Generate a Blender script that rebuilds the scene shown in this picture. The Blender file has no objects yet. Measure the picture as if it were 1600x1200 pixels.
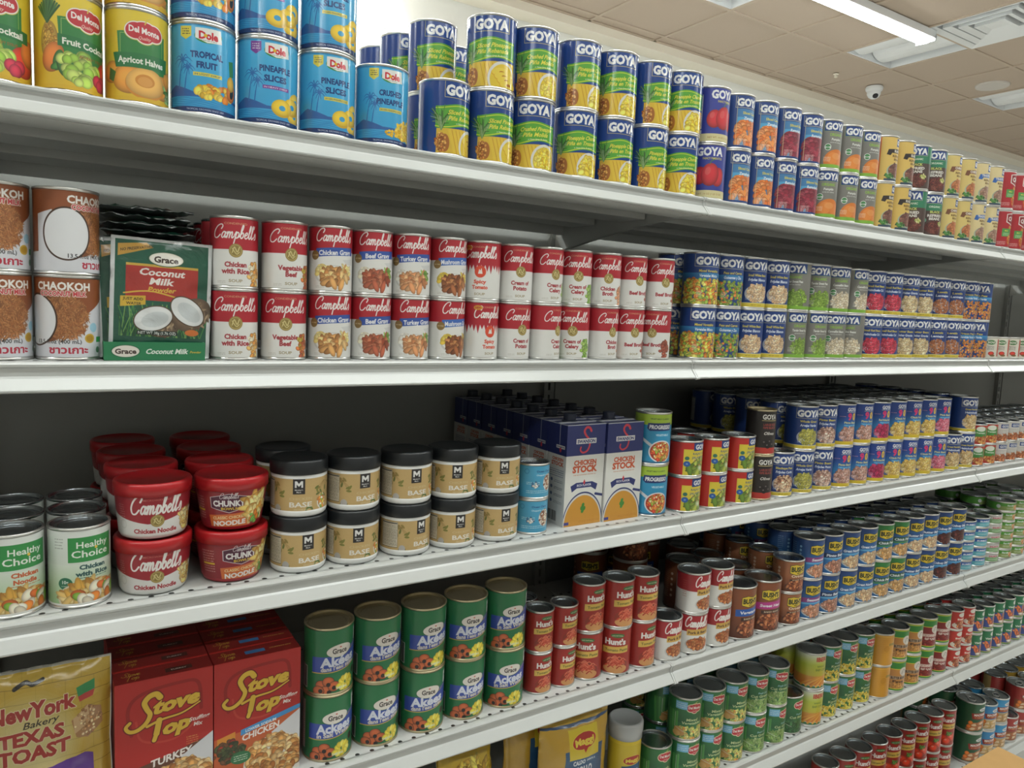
import bpy, bmesh, math, random
import numpy as np
from mathutils import Matrix, Vector, noise

random.seed(7)
PI = math.pi
EYE = 1.58                      # eye height above the floor
D = 1.0667                      # distance from the eye to the shelf fronts
SEAM, LEN = 1.1227, 1.2192      # first shelf joint, 4 ft shelf sections
DECK = dict(A=1.8137, B=1.4863, C=1.1598, D=0.8339, E=0.5279, F=0.1500)
SC = bpy.context.scene
COL = SC.collection

# ---------------------------------------------------------------- camera
cd = bpy.data.cameras.new('camera')
cam = bpy.data.objects.new('camera', cd)
COL.objects.link(cam)
R_ = Vector((0.84354484, -0.53520368, 0.04459957))
U_ = Vector((0.01908379, 0.11286257, 0.99342732))
F_ = Vector((0.53671958, 0.83714937, -0.10541835))
mw = Matrix.Identity(4)
for i in range(3):
    mw[i][0], mw[i][1], mw[i][2] = R_[i], U_[i], -F_[i]
mw[2][3] = EYE
cam.matrix_world = mw
cd.sensor_width = 36.0
cd.lens = 36.0 * 1149.67 / 1600
cd.clip_start = 0.02
SC.camera = cam

# ---------------------------------------------------------------- world, exposure
SC.view_settings.view_transform = 'Standard'
SC.view_settings.look = 'None'
SC.view_settings.gamma = 1.0
SC.view_settings.use_curve_mapping = False
SC.view_settings.exposure = 0.0
wd = bpy.data.worlds.new('world')
SC.world = wd
wd.use_nodes = True
wd.node_tree.nodes['Background'].inputs[0].default_value = (0.9, 0.95, 1.0, 1)
wd.node_tree.nodes['Background'].inputs[1].default_value = 0.02

# ---------------------------------------------------------------- ceiling strip lamps (lights)
ROOM = dict(x0=-7.0, x1=13.0, y0=-5.5, y1=4.412, z=EYE + 1.98)
LAMP_POWER = 14.5
# (x0, x1, y): fluorescent strips run parallel to the aisle
# x0, x1, y
STRIPS = [(2.75, 5.14, 2.97), (-3.3, -0.9, 0.50), (-0.3, 2.1, 0.50), (2.7, 5.1, 0.50), (5.7, 8.1, 0.50),
          (-3.3, -0.9, -2.0), (-0.3, 2.1, -2.0), (2.7, 5.1, -2.0), (-3.3, -0.9, 2.97), (-0.3, 2.1, 2.97), (8.7, 11.1, 0.5)]

def lamp(parent, x0, x1, y, z, power, wid=0.10):
    ld = bpy.data.lights.new('light', 'AREA')
    ld.shape = 'RECTANGLE'
    ld.size = x1 - x0
    ld.size_y = wid
    ld.energy = power
    ld.color = (0.94, 1.0, 0.975)
    o = bpy.data.objects.new('lamp_light', ld)
    COL.objects.link(o)
    o.location = ((x0 + x1) / 2, y, z)
    if parent:
        o.parent = parent
        o.matrix_parent_inverse = parent.matrix_world.inverted()
    return o

# ---------------------------------------------------------------- materials
def hexc(s):
    s = s.lstrip('#')
    return tuple(int(s[i:i + 2], 16) / 255 for i in (0, 2, 4))

def lin(c):
    return tuple((v / 12.92 if v <= 0.04045 else ((v + 0.055) / 1.055) ** 2.4) for v in c)

MATS = {}
def mat(name, col, rough=0.5, metal=0.0, spec=0.5, var=0.0, scale=20.0, emit=0.0, coat=0.0, bump=0.0, alpha=1.0):
    if name in MATS:
        return MATS[name]
    m = bpy.data.materials.new(name)
    m.use_nodes = True
    nt = m.node_tree
    b = nt.nodes['Principled BSDF']
    c = lin(hexc(col)) if isinstance(col, str) else col
    b.inputs['Base Color'].default_value = (*c, 1)
    b.inputs['Roughness'].default_value = rough
    b.inputs['Metallic'].default_value = metal
    b.inputs['Specular IOR Level'].default_value = spec
    b.inputs['Coat Weight'].default_value = coat
    b.inputs['Alpha'].default_value = alpha
    if var > 0 or bump > 0:
        tc = nt.nodes.new('ShaderNodeTexCoord')
        nz = nt.nodes.new('ShaderNodeTexNoise')
        nz.inputs['Scale'].default_value = scale
        nz.inputs['Detail'].default_value = 4
        nt.links.new(tc.outputs['Object'], nz.inputs['Vector'])
        if var > 0:
            mx = nt.nodes.new('ShaderNodeMix'); mx.data_type = 'RGBA'
            mx.inputs['A'].default_value = (*[v * (1 - var) for v in c], 1)
            mx.inputs['B'].default_value = (*[min(1, v * (1 + var)) for v in c], 1)
            nt.links.new(nz.outputs['Fac'], mx.inputs['Factor'])
            nt.links.new(mx.outputs['Result'], b.inputs['Base Color'])
        if bump > 0:
            bp = nt.nodes.new('ShaderNodeBump')
            bp.inputs['Strength'].default_value = bump
            bp.inputs['Distance'].default_value = 0.002
            nt.links.new(nz.outputs['Fac'], bp.inputs['Height'])
            nt.links.new(bp.outputs['Normal'], b.inputs['Normal'])
    if emit > 0:
        b.inputs['Emission Color'].default_value = (*c, 1)
        b.inputs['Emission Strength'].default_value = emit
    MATS[name] = m
    return m

M_SHELF = mat('shelf_white', (0.43, 0.44, 0.425), 0.3, 0, 0.5, 0.03, 9)
M_GREY = mat('gondola_grey', (0.31, 0.315, 0.30), 0.5, 0, 0.4, 0.04, 6)
M_UNDER = mat('shelf_underside', (0.62, 0.63, 0.61), 0.42, 0, 0.5, 0.03, 6)
M_DARK = mat('slot_black', (0.01, 0.01, 0.01), 0.8)
M_CAN = mat('tinplate', (0.62, 0.62, 0.60), 0.28, 0.9, 0.5, 0.04, 60)
M_LID = mat('tinplate_lid_shaded', (0.40, 0.43, 0.45), 0.22, 0.95, 0.5, 0.05, 60)  # tinplate darkened: reflection of the dark shelf above put into the colour
M_GOLD = mat('gold_lacquer', (0.50, 0.43, 0.28), 0.32, 0.85, 0.5, 0.05, 60)

def deck_material():
    m = bpy.data.materials.new('perforated_deck')
    m.use_nodes = True
    nt = m.node_tree; b = nt.nodes['Principled BSDF']
    b.inputs['Roughness'].default_value = 0.32
    tc = nt.nodes.new('ShaderNodeTexCoord')
    sp = nt.nodes.new('ShaderNodeSeparateXYZ')
    nt.links.new(tc.outputs['Object'], sp.inputs[0])
    def mth(op, a, bb=None):
        n = nt.nodes.new('ShaderNodeMath'); n.operation = op
        for i, v in enumerate((a, bb)):
            if v is None: continue
            if isinstance(v, (int, float)): n.inputs[i].default_value = v
            else: nt.links.new(v, n.inputs[i])
        return n.outputs[0]
    PX = 0.0254
    fx = mth('MULTIPLY', mth('SUBTRACT', mth('FRACT', mth('DIVIDE', sp.outputs['X'], PX)), 0.5), PX)
    # two rows of pin holes: 16 mm behind the front edge and one at the back
    y1 = mth('SUBTRACT', sp.outputs['Y'], 0.016)
    y2 = mth('SUBTRACT', sp.outputs['Y'], 0.42)
    ya = mth('MINIMUM', mth('ABSOLUTE', y1), mth('ABSOLUTE', y2))
    dist = mth('SQRT', mth('ADD', mth('MULTIPLY', fx, fx), mth('MULTIPLY', ya, ya)))
    hole = mth('LESS_THAN', dist, 0.0037)
    mx = nt.nodes.new('ShaderNodeMix'); mx.data_type = 'RGBA'
    mx.inputs['A'].default_value = (0.47, 0.48, 0.465, 1)
    mx.inputs['B'].default_value = (0.015, 0.015, 0.015, 1)
    nt.links.new(hole, mx.inputs['Factor'])
    nt.links.new(mx.outputs['Result'], b.inputs['Base Color'])
    return m
M_DECK = deck_material()

# ---------------------------------------------------------------- object helpers
def link(name, me, parent=None, loc=None, rz=0.0):
    o = bpy.data.objects.new(name, me)
    COL.objects.link(o)
    if parent is not None:
        o.parent = parent
    if loc is not None:
        o.location = loc
    if rz:
        o.rotation_euler = (0, 0, rz)
    return o

def tag(o, label=None, cat=None, group=None, kind=None):
    if label: o['label'] = label
    if cat: o['category'] = cat
    if group: o['group'] = group
    if kind: o['kind'] = kind
    return o

def mesh(name, verts, faces, mats, mi=None, uvs=None, smooth=False):
    me = bpy.data.meshes.new(name)
    me.from_pydata(verts, [], faces)
    for m in (mats if isinstance(mats, (list, tuple)) else [mats]):
        me.materials.append(m)
    if mi is not None:
        me.polygons.foreach_set('material_index', mi)
    if uvs is not None:
        uv = me.uv_layers.new(name='uv')
        uv.data.foreach_set('uv', [c for f in uvs for p in f for c in p])
    if smooth:
        me.polygons.foreach_set('use_smooth', [True] * len(faces))
    me.update()
    return me

def boxes(bl):
    """verts, faces of several axis aligned boxes (x0,x1,y0,y1,z0,z1)"""
    V, Fc = [], []
    for x0, x1, y0, y1, z0, z1 in bl:
        n = len(V)
        V += [(x0, y0, z0), (x1, y0, z0), (x1, y1, z0), (x0, y1, z0), (x0, y0, z1), (x1, y0, z1), (x1, y1, z1), (x0, y1, z1)]
        Fc += [tuple(n + i for i in f) for f in ((0, 3, 2, 1), (4, 5, 6, 7), (0, 1, 5, 4), (1, 2, 6, 5), (2, 3, 7, 6), (3, 0, 4, 7))]
    return V, Fc

def extrude_x(prof, x0, x1, closed=True):
    n = len(prof)
    V = [(x0, y, z) for y, z in prof] + [(x1, y, z) for y, z in prof]
    Fc = [(i, (i + 1) % n, n + (i + 1) % n, n + i) for i in range(n if closed else n - 1)]
    if closed:
        Fc += [tuple(range(n))[::-1], tuple(range(n, 2 * n))]
    return V, Fc

def lathe(prof, seg, uv=None, cap0=False, cap1=False):
    """prof list of (r,z). returns verts, faces, uvs (per loop)"""
    V, Fc, UV = [], [], []
    n = len(prof)
    for k in range(seg):
        a = 2 * PI * k / seg
        for r, z in prof:
            V.append((r * math.sin(a), -r * math.cos(a), z))
    z0 = min(z for _, z in prof); z1 = max(z for _, z in prof)
    for k in range(seg):
        k2 = (k + 1) % seg
        u0 = (0.5 + k / seg); u1 = u0 + 1 / seg
        if u0 >= 1 - 1e-9: u0 -= 1; u1 -= 1
        for j in range(n - 1):
            Fc.append((k * n + j, k2 * n + j, k2 * n + j + 1, k * n + j + 1))
            va = (prof[j][1] - z0) / (z1 - z0 + 1e-9); vb = (prof[j + 1][1] - z0) / (z1 - z0 + 1e-9)
            UV.append([(u0, va), (u1, va), (u1, vb), (u0, vb)])
    if cap0:
        Fc.append(tuple(k * n for k in range(seg))[::-1]); UV.append([(0.5, 0)] * seg)
    if cap1:
        Fc.append(tuple(k * n + n - 1 for k in range(seg))); UV.append([(0.5, 1)] * seg)
    return V, Fc, UV

def join(*parts):
    V, Fc = [], []
    for v, f in parts:
        n = len(V); V += list(v); Fc += [tuple(n + i for i in q) for q in f]
    return V, Fc

# ---------------------------------------------------------------- printed labels drawn in code (millimetres, x from the centre, y from the top)
TXT = {}
def glyphs(s, bold):
    key = (s, bold)
    if key not in TXT:
        c = bpy.data.curves.new('t', 'FONT'); c.body = s; c.resolution_u = 2; c.offset = bold
        o = bpy.data.objects.new('t', c)
        m = o.to_mesh()
        v = np.empty(len(m.vertices) * 3); m.vertices.foreach_get('co', v); v = v.reshape(-1, 3)[:, :2]
        m.calc_loop_triangles()
        t = np.empty(len(m.loop_triangles) * 3, dtype=np.int32); m.loop_triangles.foreach_get('vertices', t)
        TXT[key] = (v.copy(), t.reshape(-1, 3).copy())
        o.to_mesh_clear(); bpy.data.objects.remove(o); bpy.data.curves.remove(c)
    return TXT[key]

def spline(P, n=6):
    P = [P[0]] + list(P) + [P[-1]]
    out = []
    for i in range(1, len(P) - 2):
        p0, p1, p2, p3 = (np.array(q, float) for q in P[i - 1:i + 3])
        for k in range(n):
            t = k / n
            out.append(0.5 * ((2 * p1) + (p2 - p0) * t + (2 * p0 - 5 * p1 + 4 * p2 - p3) * t * t + (3 * p1 - p0 - 3 * p2 + p3) * t ** 3))
    out.append(np.array(P[-2], float))
    return out

class Cv:
    def __init__(s, w, h, bg='#ffffff', k=3.0):
        s.k, s.w, s.h = k, w, h
        s.W, s.H = max(4, int(round(w * k))), max(4, int(round(h * k)))
        s.a = np.empty((s.H, s.W, 3), np.float32); s.a[:] = hexc(bg)
        s.rng = np.random.RandomState(5)
    def px(s, x, y): return (np.asarray(x) + s.w / 2) * s.k, np.asarray(y) * s.k
    def put(s, x0, y0, m, col):
        h, w = m.shape[:2]
        X0, Y0 = max(x0, 0), max(y0, 0); X1, Y1 = min(x0 + w, s.W), min(y0 + h, s.H)
        if X1 <= X0 or Y1 <= Y0: return
        mm = m[Y0 - y0:Y1 - y0, X0 - x0:X1 - x0, None]
        c = col[Y0 - y0:Y1 - y0, X0 - x0:X1 - x0] if isinstance(col, np.ndarray) and col.ndim == 3 else np.array(hexc(col) if isinstance(col, str) else col, np.float32)
        v = s.a[Y0:Y1, X0:X1]
        v += (c - v) * mm
    def rect(s, x0, y0, x1, y1, col, a=1.0):
        X0, Y0 = s.px(x0, y0); X1, Y1 = s.px(x1, y1)
        X0, X1, Y0, Y1 = int(round(float(X0))), int(round(float(X1))), int(round(float(Y0))), int(round(float(Y1)))
        if X1 > X0 and Y1 > Y0: s.put(X0, Y0, np.full((Y1 - Y0, X1 - X0), a, np.float32), col)
    def vgrad(s, y0, y1, c0, c1, x0=None, x1=None):
        x0 = -s.w / 2 if x0 is None else x0; x1 = s.w / 2 if x1 is None else x1
        X0, Y0 = s.px(x0, y0); X1, Y1 = s.px(x1, y1); X0, X1, Y0, Y1 = int(X0), int(X1), int(Y0), int(Y1)
        if X1 <= X0 or Y1 <= Y0: return
        t = np.linspace(0, 1, Y1 - Y0)[:, None, None]
        c = (np.array(hexc(c0)) * (1 - t) + np.array(hexc(c1)) * t).astype(np.float32) * np.ones((1, X1 - X0, 1), np.float32)
        s.put(X0, Y0, np.ones((Y1 - Y0, X1 - X0), np.float32), c)
    def frame(s, x0, y0, x1, y1, col, t=0.8):
        s.rect(x0, y0, x1, y0 + t, col); s.rect(x0, y1 - t, x1, y1, col); s.rect(x0, y0, x0 + t, y1, col); s.rect(x1 - t, y0, x1, y1, col)
    def ell(s, cx, cy, rx, ry, col, rot=0.0, shade=0.0, a=1.0):
        R = max(rx, ry) * s.k + 2; X, Y = s.px(cx, cy)
        x0, y0 = int(X - R), int(Y - R); n = int(2 * R + 2)
        if x0 > s.W or y0 > s.H or x0 + n < 0 or y0 + n < 0: return
        yy, xx = np.mgrid[0:n, 0:n].astype(np.float32)
        xx += x0 - X + .5; yy += y0 - Y + .5
        c_, s_ = math.cos(rot), math.sin(rot)
        u = (xx * c_ + yy * s_) / (rx * s.k); v = (-xx * s_ + yy * c_) / (ry * s.k)
        d = np.sqrt(u * u + v * v)
        m = np.clip((1 - d) * min(rx, ry) * s.k + .5, 0, 1) * a
        if shade:
            c = np.array(hexc(col) if isinstance(col, str) else col, np.float32)
            f = 1 + shade * (0.35 - 0.8 * np.clip(d, 0, 1) ** 3 - 0.25 * (u * 0.4 + v * 0.7))
            s.put(x0, y0, m, np.clip(c * f[..., None], 0, 1))
        else:
            s.put(x0, y0, m, col)
    def poly(s, pts, col, a=1.0):
        P = np.array([s.px(x, y) for x, y in pts], float)
        x0, y0 = np.floor(P.min(0)).astype(int) - 1; x1, y1 = np.ceil(P.max(0)).astype(int) + 1
        x0 = max(x0, -2); y0 = max(y0, -2); x1 = min(x1, s.W + 2); y1 = min(y1, s.H + 2)
        if x1 <= x0 or y1 <= y0: return
        S = 2; w, h = (x1 - x0) * S, (y1 - y0) * S
        yy, xx = np.mgrid[0:h, 0:w]; xx = x0 + (xx + .5) / S; yy = y0 + (yy + .5) / S
        ins = np.zeros((h, w), bool)
        for (ax, ay), (bx, by) in zip(P, np.roll(P, -1, 0)):
            if ay == by: continue
            c = ((ay > yy) != (by > yy)) & (xx < (bx - ax) * (yy - ay) / (by - ay) + ax)
            ins ^= c
        m = ins.reshape(h // S, S, w // S, S).mean((1, 3)).astype(np.float32) * a
        s.put(x0, y0, m, col)
    def line(s, pts, w, col, w1=None):
        P = [np.array(s.px(x, y), float) for x, y in pts]
        A = np.array(P); R = w * s.k / 2
        x0, y0 = np.floor(A.min(0) - R - 2).astype(int); x1, y1 = np.ceil(A.max(0) + R + 2).astype(int)
        x0 = max(x0, -2); y0 = max(y0, -2); x1 = min(x1, s.W + 2); y1 = min(y1, s.H + 2)
        if x1 <= x0 or y1 <= y0: return
        m = np.zeros((y1 - y0, x1 - x0), np.float32)
        for i in range(len(P) - 1):
            a_, b_ = P[i], P[i + 1]
            ra = R if w1 is None else R + (w1 * s.k / 2 - R) * (i / max(1, len(P) - 1))
            bx0 = max(int(min(a_[0], b_[0]) - ra - 1), x0); bx1 = min(int(max(a_[0], b_[0]) + ra + 2), x1)
            by0 = max(int(min(a_[1], b_[1]) - ra - 1), y0); by1 = min(int(max(a_[1], b_[1]) + ra + 2), y1)
            if bx1 <= bx0 or by1 <= by0: continue
            yy, xx = np.mgrid[by0:by1, bx0:bx1] + .5
            d = b_ - a_; L2 = d @ d + 1e-9
            t = np.clip(((xx - a_[0]) * d[0] + (yy - a_[1]) * d[1]) / L2, 0, 1)
            dist = np.hypot(xx - a_[0] - t * d[0], yy - a_[1] - t * d[1])
            v = m[by0 - y0:by1 - y0, bx0 - x0:bx1 - x0]
            np.maximum(v, np.clip(ra - dist + .5, 0, 1), out=v)
        s.put(x0, y0, m, col)
    def text(s, t, cx, cy, h, col, b=0.02, sh=0.0, w=None, al='c', out=None, ow=0.5, arc=0.0, rot=0.0, sx=1.0, grow=0.0, slope=0.0):
        """cap height h mm, centred on (cx,cy); w fits the width; out = outline colour"""
        v, tri = glyphs(t, b)
        if len(v) == 0: return
        v = v.copy(); v *= h / 0.72
        v[:, 0] *= sx
        x0, x1 = v[:, 0].min(), v[:, 0].max()
        if w is not None and x1 - x0 > 1e-6:
            v[:, 0] *= w / (x1 - x0); x0, x1 = v[:, 0].min(), v[:, 0].max()
        mx = {'c': (x0 + x1) / 2, 'l': x0, 'r': x1}[al]
        v[:, 0] -= mx; v[:, 1] -= h / 2
        v[:, 0] += sh * v[:, 1]
        if grow: v[:, 1] *= 1 + grow * v[:, 0] / max(1e-6, (x1 - x0) / 2)
        if arc: v[:, 1] -= arc * (v[:, 0] / ((x1 - x0) / 2 + 1e-6)) ** 2
        if slope: v[:, 1] += slope * v[:, 0]
        if rot:
            c_, s_ = math.cos(rot), math.sin(rot)
            v = np.stack([v[:, 0] * c_ - v[:, 1] * s_, v[:, 0] * s_ + v[:, 1] * c_], 1)
        X, Y = s.px(cx + v[:, 0], cy - v[:, 1])
        P = np.stack([X, Y], 1)
        gx0, gy0 = np.floor(P.min(0)).astype(int) - 1; gx1, gy1 = np.ceil(P.max(0)).astype(int) + 1
        S = 2; w_, h_ = (gx1 - gx0) * S, (gy1 - gy0) * S
        if w_ <= 0 or h_ <= 0 or w_ * h_ > 8e6: return
        M = np.zeros((h_, w_), bool)
        Q = (P - (gx0, gy0)) * S
        T = Q[tri]
        lo = np.clip(np.floor(T.min(1)).astype(int), 0, None); hi = np.ceil(T.max(1)).astype(int) + 1
        for (a_, b_, c_), (lx, ly), (hx, hy) in zip(T, lo, hi):
            hx = min(hx, w_); hy = min(hy, h_)
            if hx <= lx or hy <= ly: continue
            xx = np.arange(lx, hx)[None] + .5; yy = np.arange(ly, hy)[:, None] + .5
            e0 = (b_[0] - a_[0]) * (yy - a_[1]) - (b_[1] - a_[1]) * (xx - a_[0])
            e1 = (c_[0] - b_[0]) * (yy - b_[1]) - (c_[1] - b_[1]) * (xx - b_[0])
            e2 = (a_[0] - c_[0]) * (yy - c_[1]) - (a_[1] - c_[1]) * (xx - c_[0])
            M[ly:hy, lx:hx] |= ((e0 >= 0) & (e1 >= 0) & (e2 >= 0)) | ((e0 <= 0) & (e1 <= 0) & (e2 <= 0))
        m = M.reshape(h_ // S, S, w_ // S, S).mean((1, 3)).astype(np.float32)
        if out:
            q = max(1, int(round(ow * s.k)))
            mo = np.pad(m, q); acc = mo.copy()
            for dx in range(-q, q + 1):
                for dy in range(-q, q + 1):
                    if dx * dx + dy * dy <= q * q + 1:
                        acc = np.maximum(acc, np.roll(np.roll(mo, dx, 1), dy, 0))
            s.put(gx0 - q, gy0 - q, acc, out)
        s.put(gx0, gy0, m, col)
    def fine(s, x0, y0, x1, rows, col, pitch=1.7, hgt=0.7, seed=1, al='l'):
        """small print: rows of short dashes"""
        r = random.Random(seed)
        for i in range(rows):
            x = x0 + (r.random() * 3 if al == 'c' else 0)
            while x < x1 - 1:
                w = 1 + r.random() * 4
                s.rect(x, y0 + i * pitch, min(x + w, x1), y0 + i * pitch + hgt, col, .75)
                x += w + 0.8
    def food(s, cx, cy, rx, ry, n, size, cols, el=1.4, seed=3, shade=0.9, sq=2.0, ymin=None, ymax=None):
        shade *= .7
        """a heap of n pieces inside an ellipse"""
        r = random.Random(seed)
        pts = []
        for _ in range(n):
            while True:
                u, v = r.uniform(-1, 1), r.uniform(-1, 1)
                if abs(u) ** sq + abs(v) ** sq <= 1: break
            pts.append((v, cx + u * rx, cy + v * ry))
        pts.sort()
        for _, x, y in pts:
            if (ymin is not None and y < ymin) or (ymax is not None and y > ymax): continue
            c = hexc(r.choice(cols)); f = r.uniform(.85, 1.12)
            z = size * r.uniform(.75, 1.25)
            s.ell(x, y, z * el, z / el ** .3, tuple(min(1, q * f) for q in c), r.uniform(0, PI), shade)
    def noise_tex(s, amt):
        s.a *= 1 + amt * (s.rng.rand(s.H, s.W, 1).astype(np.float32) - .5)
    def code(s, x, y, w, h):
        s.rect(x, y, x + w, y + h, '#e8e8e4')
        r = random.Random(int(x * 7 + y)); q = x + 1
        while q < x + w - 1:
            t = r.choice((.35, .7, 1.0)); s.rect(q, y + 1, q + t, y + h - 1, '#222222'); q += t + r.choice((.4, .8))
    def facts(s, x, y, w, h, bg='#e9e9e6', fg='#333333'):
        s.rect(x, y, x + w, y + h, bg); s.frame(x, y, x + w, y + h, fg, .4)
        s.rect(x + 1, y + 1.2, x + w - 1, y + 3, fg)
        s.fine(x + 1, y + 4.5, x + w - 1, int((h - 6) / 1.9), fg, 1.9, .6, int(w))
    def image(s, name):
        s.a *= .90; s.a += .055; np.clip(s.a, 0, 1, out=s.a)
        im = bpy.data.images.new(name, s.W, s.H, alpha=False)
        buf = np.ones((s.H, s.W, 4), np.float32); buf[..., :3] = s.a[::-1]
        im.pixels.foreach_set(buf.ravel()); im.update(); im.pack()
        return im

def print_mat(name, cv, rough=0.38, coat=0.0, metal=0.0, wrinkle=0.0, bright=0.80):
    """material whose colour is a print painted above"""
    m = bpy.data.materials.new(name)
    m.use_nodes = True
    nt = m.node_tree; b = nt.nodes['Principled BSDF']
    t = nt.nodes.new('ShaderNodeTexImage'); t.image = cv.image(name); t.extension = 'EXTEND'
    mx = nt.nodes.new('ShaderNodeMix'); mx.data_type = 'RGBA'; mx.blend_type = 'MULTIPLY'
    mx.inputs['Factor'].default_value = 1.0
    mx.inputs['B'].default_value = (bright, bright, bright, 1)
    nt.links.new(t.outputs['Color'], mx.inputs['A'])
    nt.links.new(mx.outputs['Result'], b.inputs['Base Color'])
    b.inputs['Roughness'].default_value = rough
    b.inputs['Coat Weight'].default_value = coat
    b.inputs['Coat Roughness'].default_value = 0.15
    b.inputs['Metallic'].default_value = metal
    if wrinkle:
        tc = nt.nodes.new('ShaderNodeTexCoord'); nz = nt.nodes.new('ShaderNodeTexNoise')
        nz.inputs['Scale'].default_value = 38; nz.inputs['Detail'].default_value = 3; nz.inputs['Distortion'].default_value = 1.2
        bp = nt.nodes.new('ShaderNodeBump'); bp.inputs['Strength'].default_value = wrinkle; bp.inputs['Distance'].default_value = 0.003
        nt.links.new(tc.outputs['Object'], nz.inputs['Vector']); nt.links.new(nz.outputs['Fac'], bp.inputs['Height'])
        nt.links.new(bp.outputs['Normal'], b.inputs['Normal'])
    return m

# flowing handwriting for the soup maker's name: strokes on a grid, x-height 1
SCRIPT = {
 'C': (2.15, [[(1.95, 1.45), (2.2, 1.9), (1.85, 2.2), (1.1, 2.0), (.45, 1.4), (.2, .7), (.5, .08), (1.2, .0), (1.85, .5)]]),
 'a': (1.12, [[(.85, .8), (.55, 1.0), (.2, .7), (.12, .2), (.4, 0), (.75, .35), (.95, .95), (.85, .3), (.95, .02), (1.2, .25)]]),
 'm': (1.75, [[(.1, .7), (.3, 1.0), (.25, .4), (.2, 0), (.35, .6), (.65, 1.0), (.78, .75), (.72, .0), (.85, .6), (1.15, 1.0), (1.3, .75), (1.25, .2), (1.4, .0), (1.75, .3)]]),
 'p': (1.15, [[(.05, .5), (.35, 1.05), (.3, .2), (.15, -.9)], [(.3, .5), (.6, .98), (.95, .75), (.85, .2), (.5, 0), (.35, .15)], [(.6, 0), (1.15, .3)]]),
 'b': (1.05, [[(.05, .4), (.5, 1.5), (.6, 2.1), (.4, 2.15), (.25, 1.5), (.2, .4), (.45, 0), (.8, .3), (.8, .8), (.55, .95), (.35, .7)]]),
 'e': (.95, [[(.1, .45), (.5, .6), (.75, .85), (.5, 1.02), (.2, .75), (.15, .25), (.45, 0), (.95, .3)]]),
 'l': (.72, [[(.0, .35), (.45, 1.4), (.55, 2.05), (.38, 2.15), (.22, 1.5), (.2, .3), (.4, 0), (.72, .3)]]),
 "'": (.3, [[(.22, 2.2), (.12, 1.75)]]),
 's': (.7, [[(.0, .3), (.35, 1.0), (.55, .6), (.5, .1), (.2, .0)]]),
 'S': (1.6, [[(1.55, 1.75), (1.35, 2.15), (.85, 2.05), (.6, 1.6), (.95, 1.15), (1.2, .7), (.9, .15), (.3, -.05), (-.2, .2), (-.15, .55)]]),
 't': (.7, [[(.35, 1.7), (.2, .6), (.3, .02), (.7, .3)], [(.0, 1.15), (.7, 1.3)]]),
 'o': (1.0, [[(.6, 1.0), (.2, .75), (.15, .2), (.5, 0), (.85, .35), (.8, .85), (.5, 1.0), (1.05, .9)]]),
 'v': (.95, [[(.05, .9), (.25, .9), (.35, .0), (.75, .6), (.8, 1.0), (1.0, .9)]]),
 'T': (1.3, [[(-.1, 1.8), (.3, 2.1), (1.5, 2.15)], [(.75, 2.1), (.55, 1.0), (.4, -.3), (.3, -.55)]]),
}
def script(cv, word, cx, cy, xh, w, col, out=None, ow=0.5, th=0.3, sl=0.22, slope=0.0, grow=0.0):
    strokes = []; x = 0.0
    for ch in word:
        adv, st = SCRIPT[ch]
        for q in st:
            strokes.append([(x + px + sl * py, py) for px, py in spline(q, 5)])
        x += adv
    xs = [p[0] for q in strokes for p in q]; a, b = min(xs), max(xs); k = w / (b - a)
    def P(q):
        r = []
        for px, py in q:
            X = (px - a) * k - w / 2; g = 1 + grow * X / (w / 2)
            r.append((cx + X, cy - (py - .5) * xh * g - slope * X))
        return r
    if out:
        for q in strokes: cv.line(P(q), th * xh + 2 * ow, out)
    for q in strokes: cv.line(P(q), th * xh, col)

# ---------------------------------------------------------------- the label designs
NAVY, YEL, WHT, RED, GRN = '#1b3a80', '#e8d04a', '#f2f2ee', '#b5202a', '#2f7d3a'

def goya_box(c, y, w=62, h=18, bg=NAVY, frame='#e8dfa0', col='#f4f4f2', cx=0):
    c.rect(cx - w / 2 - 2, y, cx + w / 2 + 2, y + h + 3, bg)
    c.frame(cx - w / 2 - 2, y - 4, cx + w / 2 + 2, y + h + 3, frame, .7)
    c.rect(cx - w / 2 - 1.3, y - 5, cx + w / 2 + 1.3, y + 1, bg)
    c.text('GOYA', cx, y + h / 2, h * .86, col, .055, 0, w)

def big(fn, f):
    def g(c):
        c.k *= f; c.w /= f; c.h /= f
        fn(c)
    return g

def goya_bean(t1, t2, cols, bg=NAVY, size=3.2, strip='#e3c93c', t1c=YEL, t2c='#e8eef6', band=None, n=170, el=1.3, mound=True, foodw=46):
    def f(c):
        H = c.h
        c.rect(-c.w / 2, 0, c.w / 2, H, bg)
        c.facts(-c.w / 2 + 14, 18, 30, H - 34); c.code(c.w / 2 - 52, H - 40, 26, 22)
        if band: c.vgrad(H * .38, H * .58, band, bg)
        goya_box(c, 5, bg=bg)
        c.text(t1, 0, H * .335, 5.2, t1c, .03, .05, min(46, len(t1) * 4.2))
        c.text(t2, 0, H * .43, 5.8, t2c, .035, .1, min(44, len(t2) * 4.6))
        if mound:
            c.ell(0, H * .72, foodw * .62, H * .19, '#b9c0cc')
            c.food(2, H * .71, foodw * .55, H * .19, n, size, cols, el, 4, .9, 2.2)
        else:
            c.food(0, H * .76, 60, H * .24, n * 2, size, cols, el, 4, .9, 6, ymax=H)
        c.fine(-26, H * .74, -14, 5, '#dfe4ee', 2.6, 1.1, 3)
        if strip:
            c.rect(-c.w / 2, H * .925, c.w / 2, H, strip); c.rect(-c.w / 2, H * .915, c.w / 2, H * .925, '#f2efc0')
            c.text('NET WT. 15.5 OZ', 0, H * .962, 2.4, '#7a6a20', .02)
    return f

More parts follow.
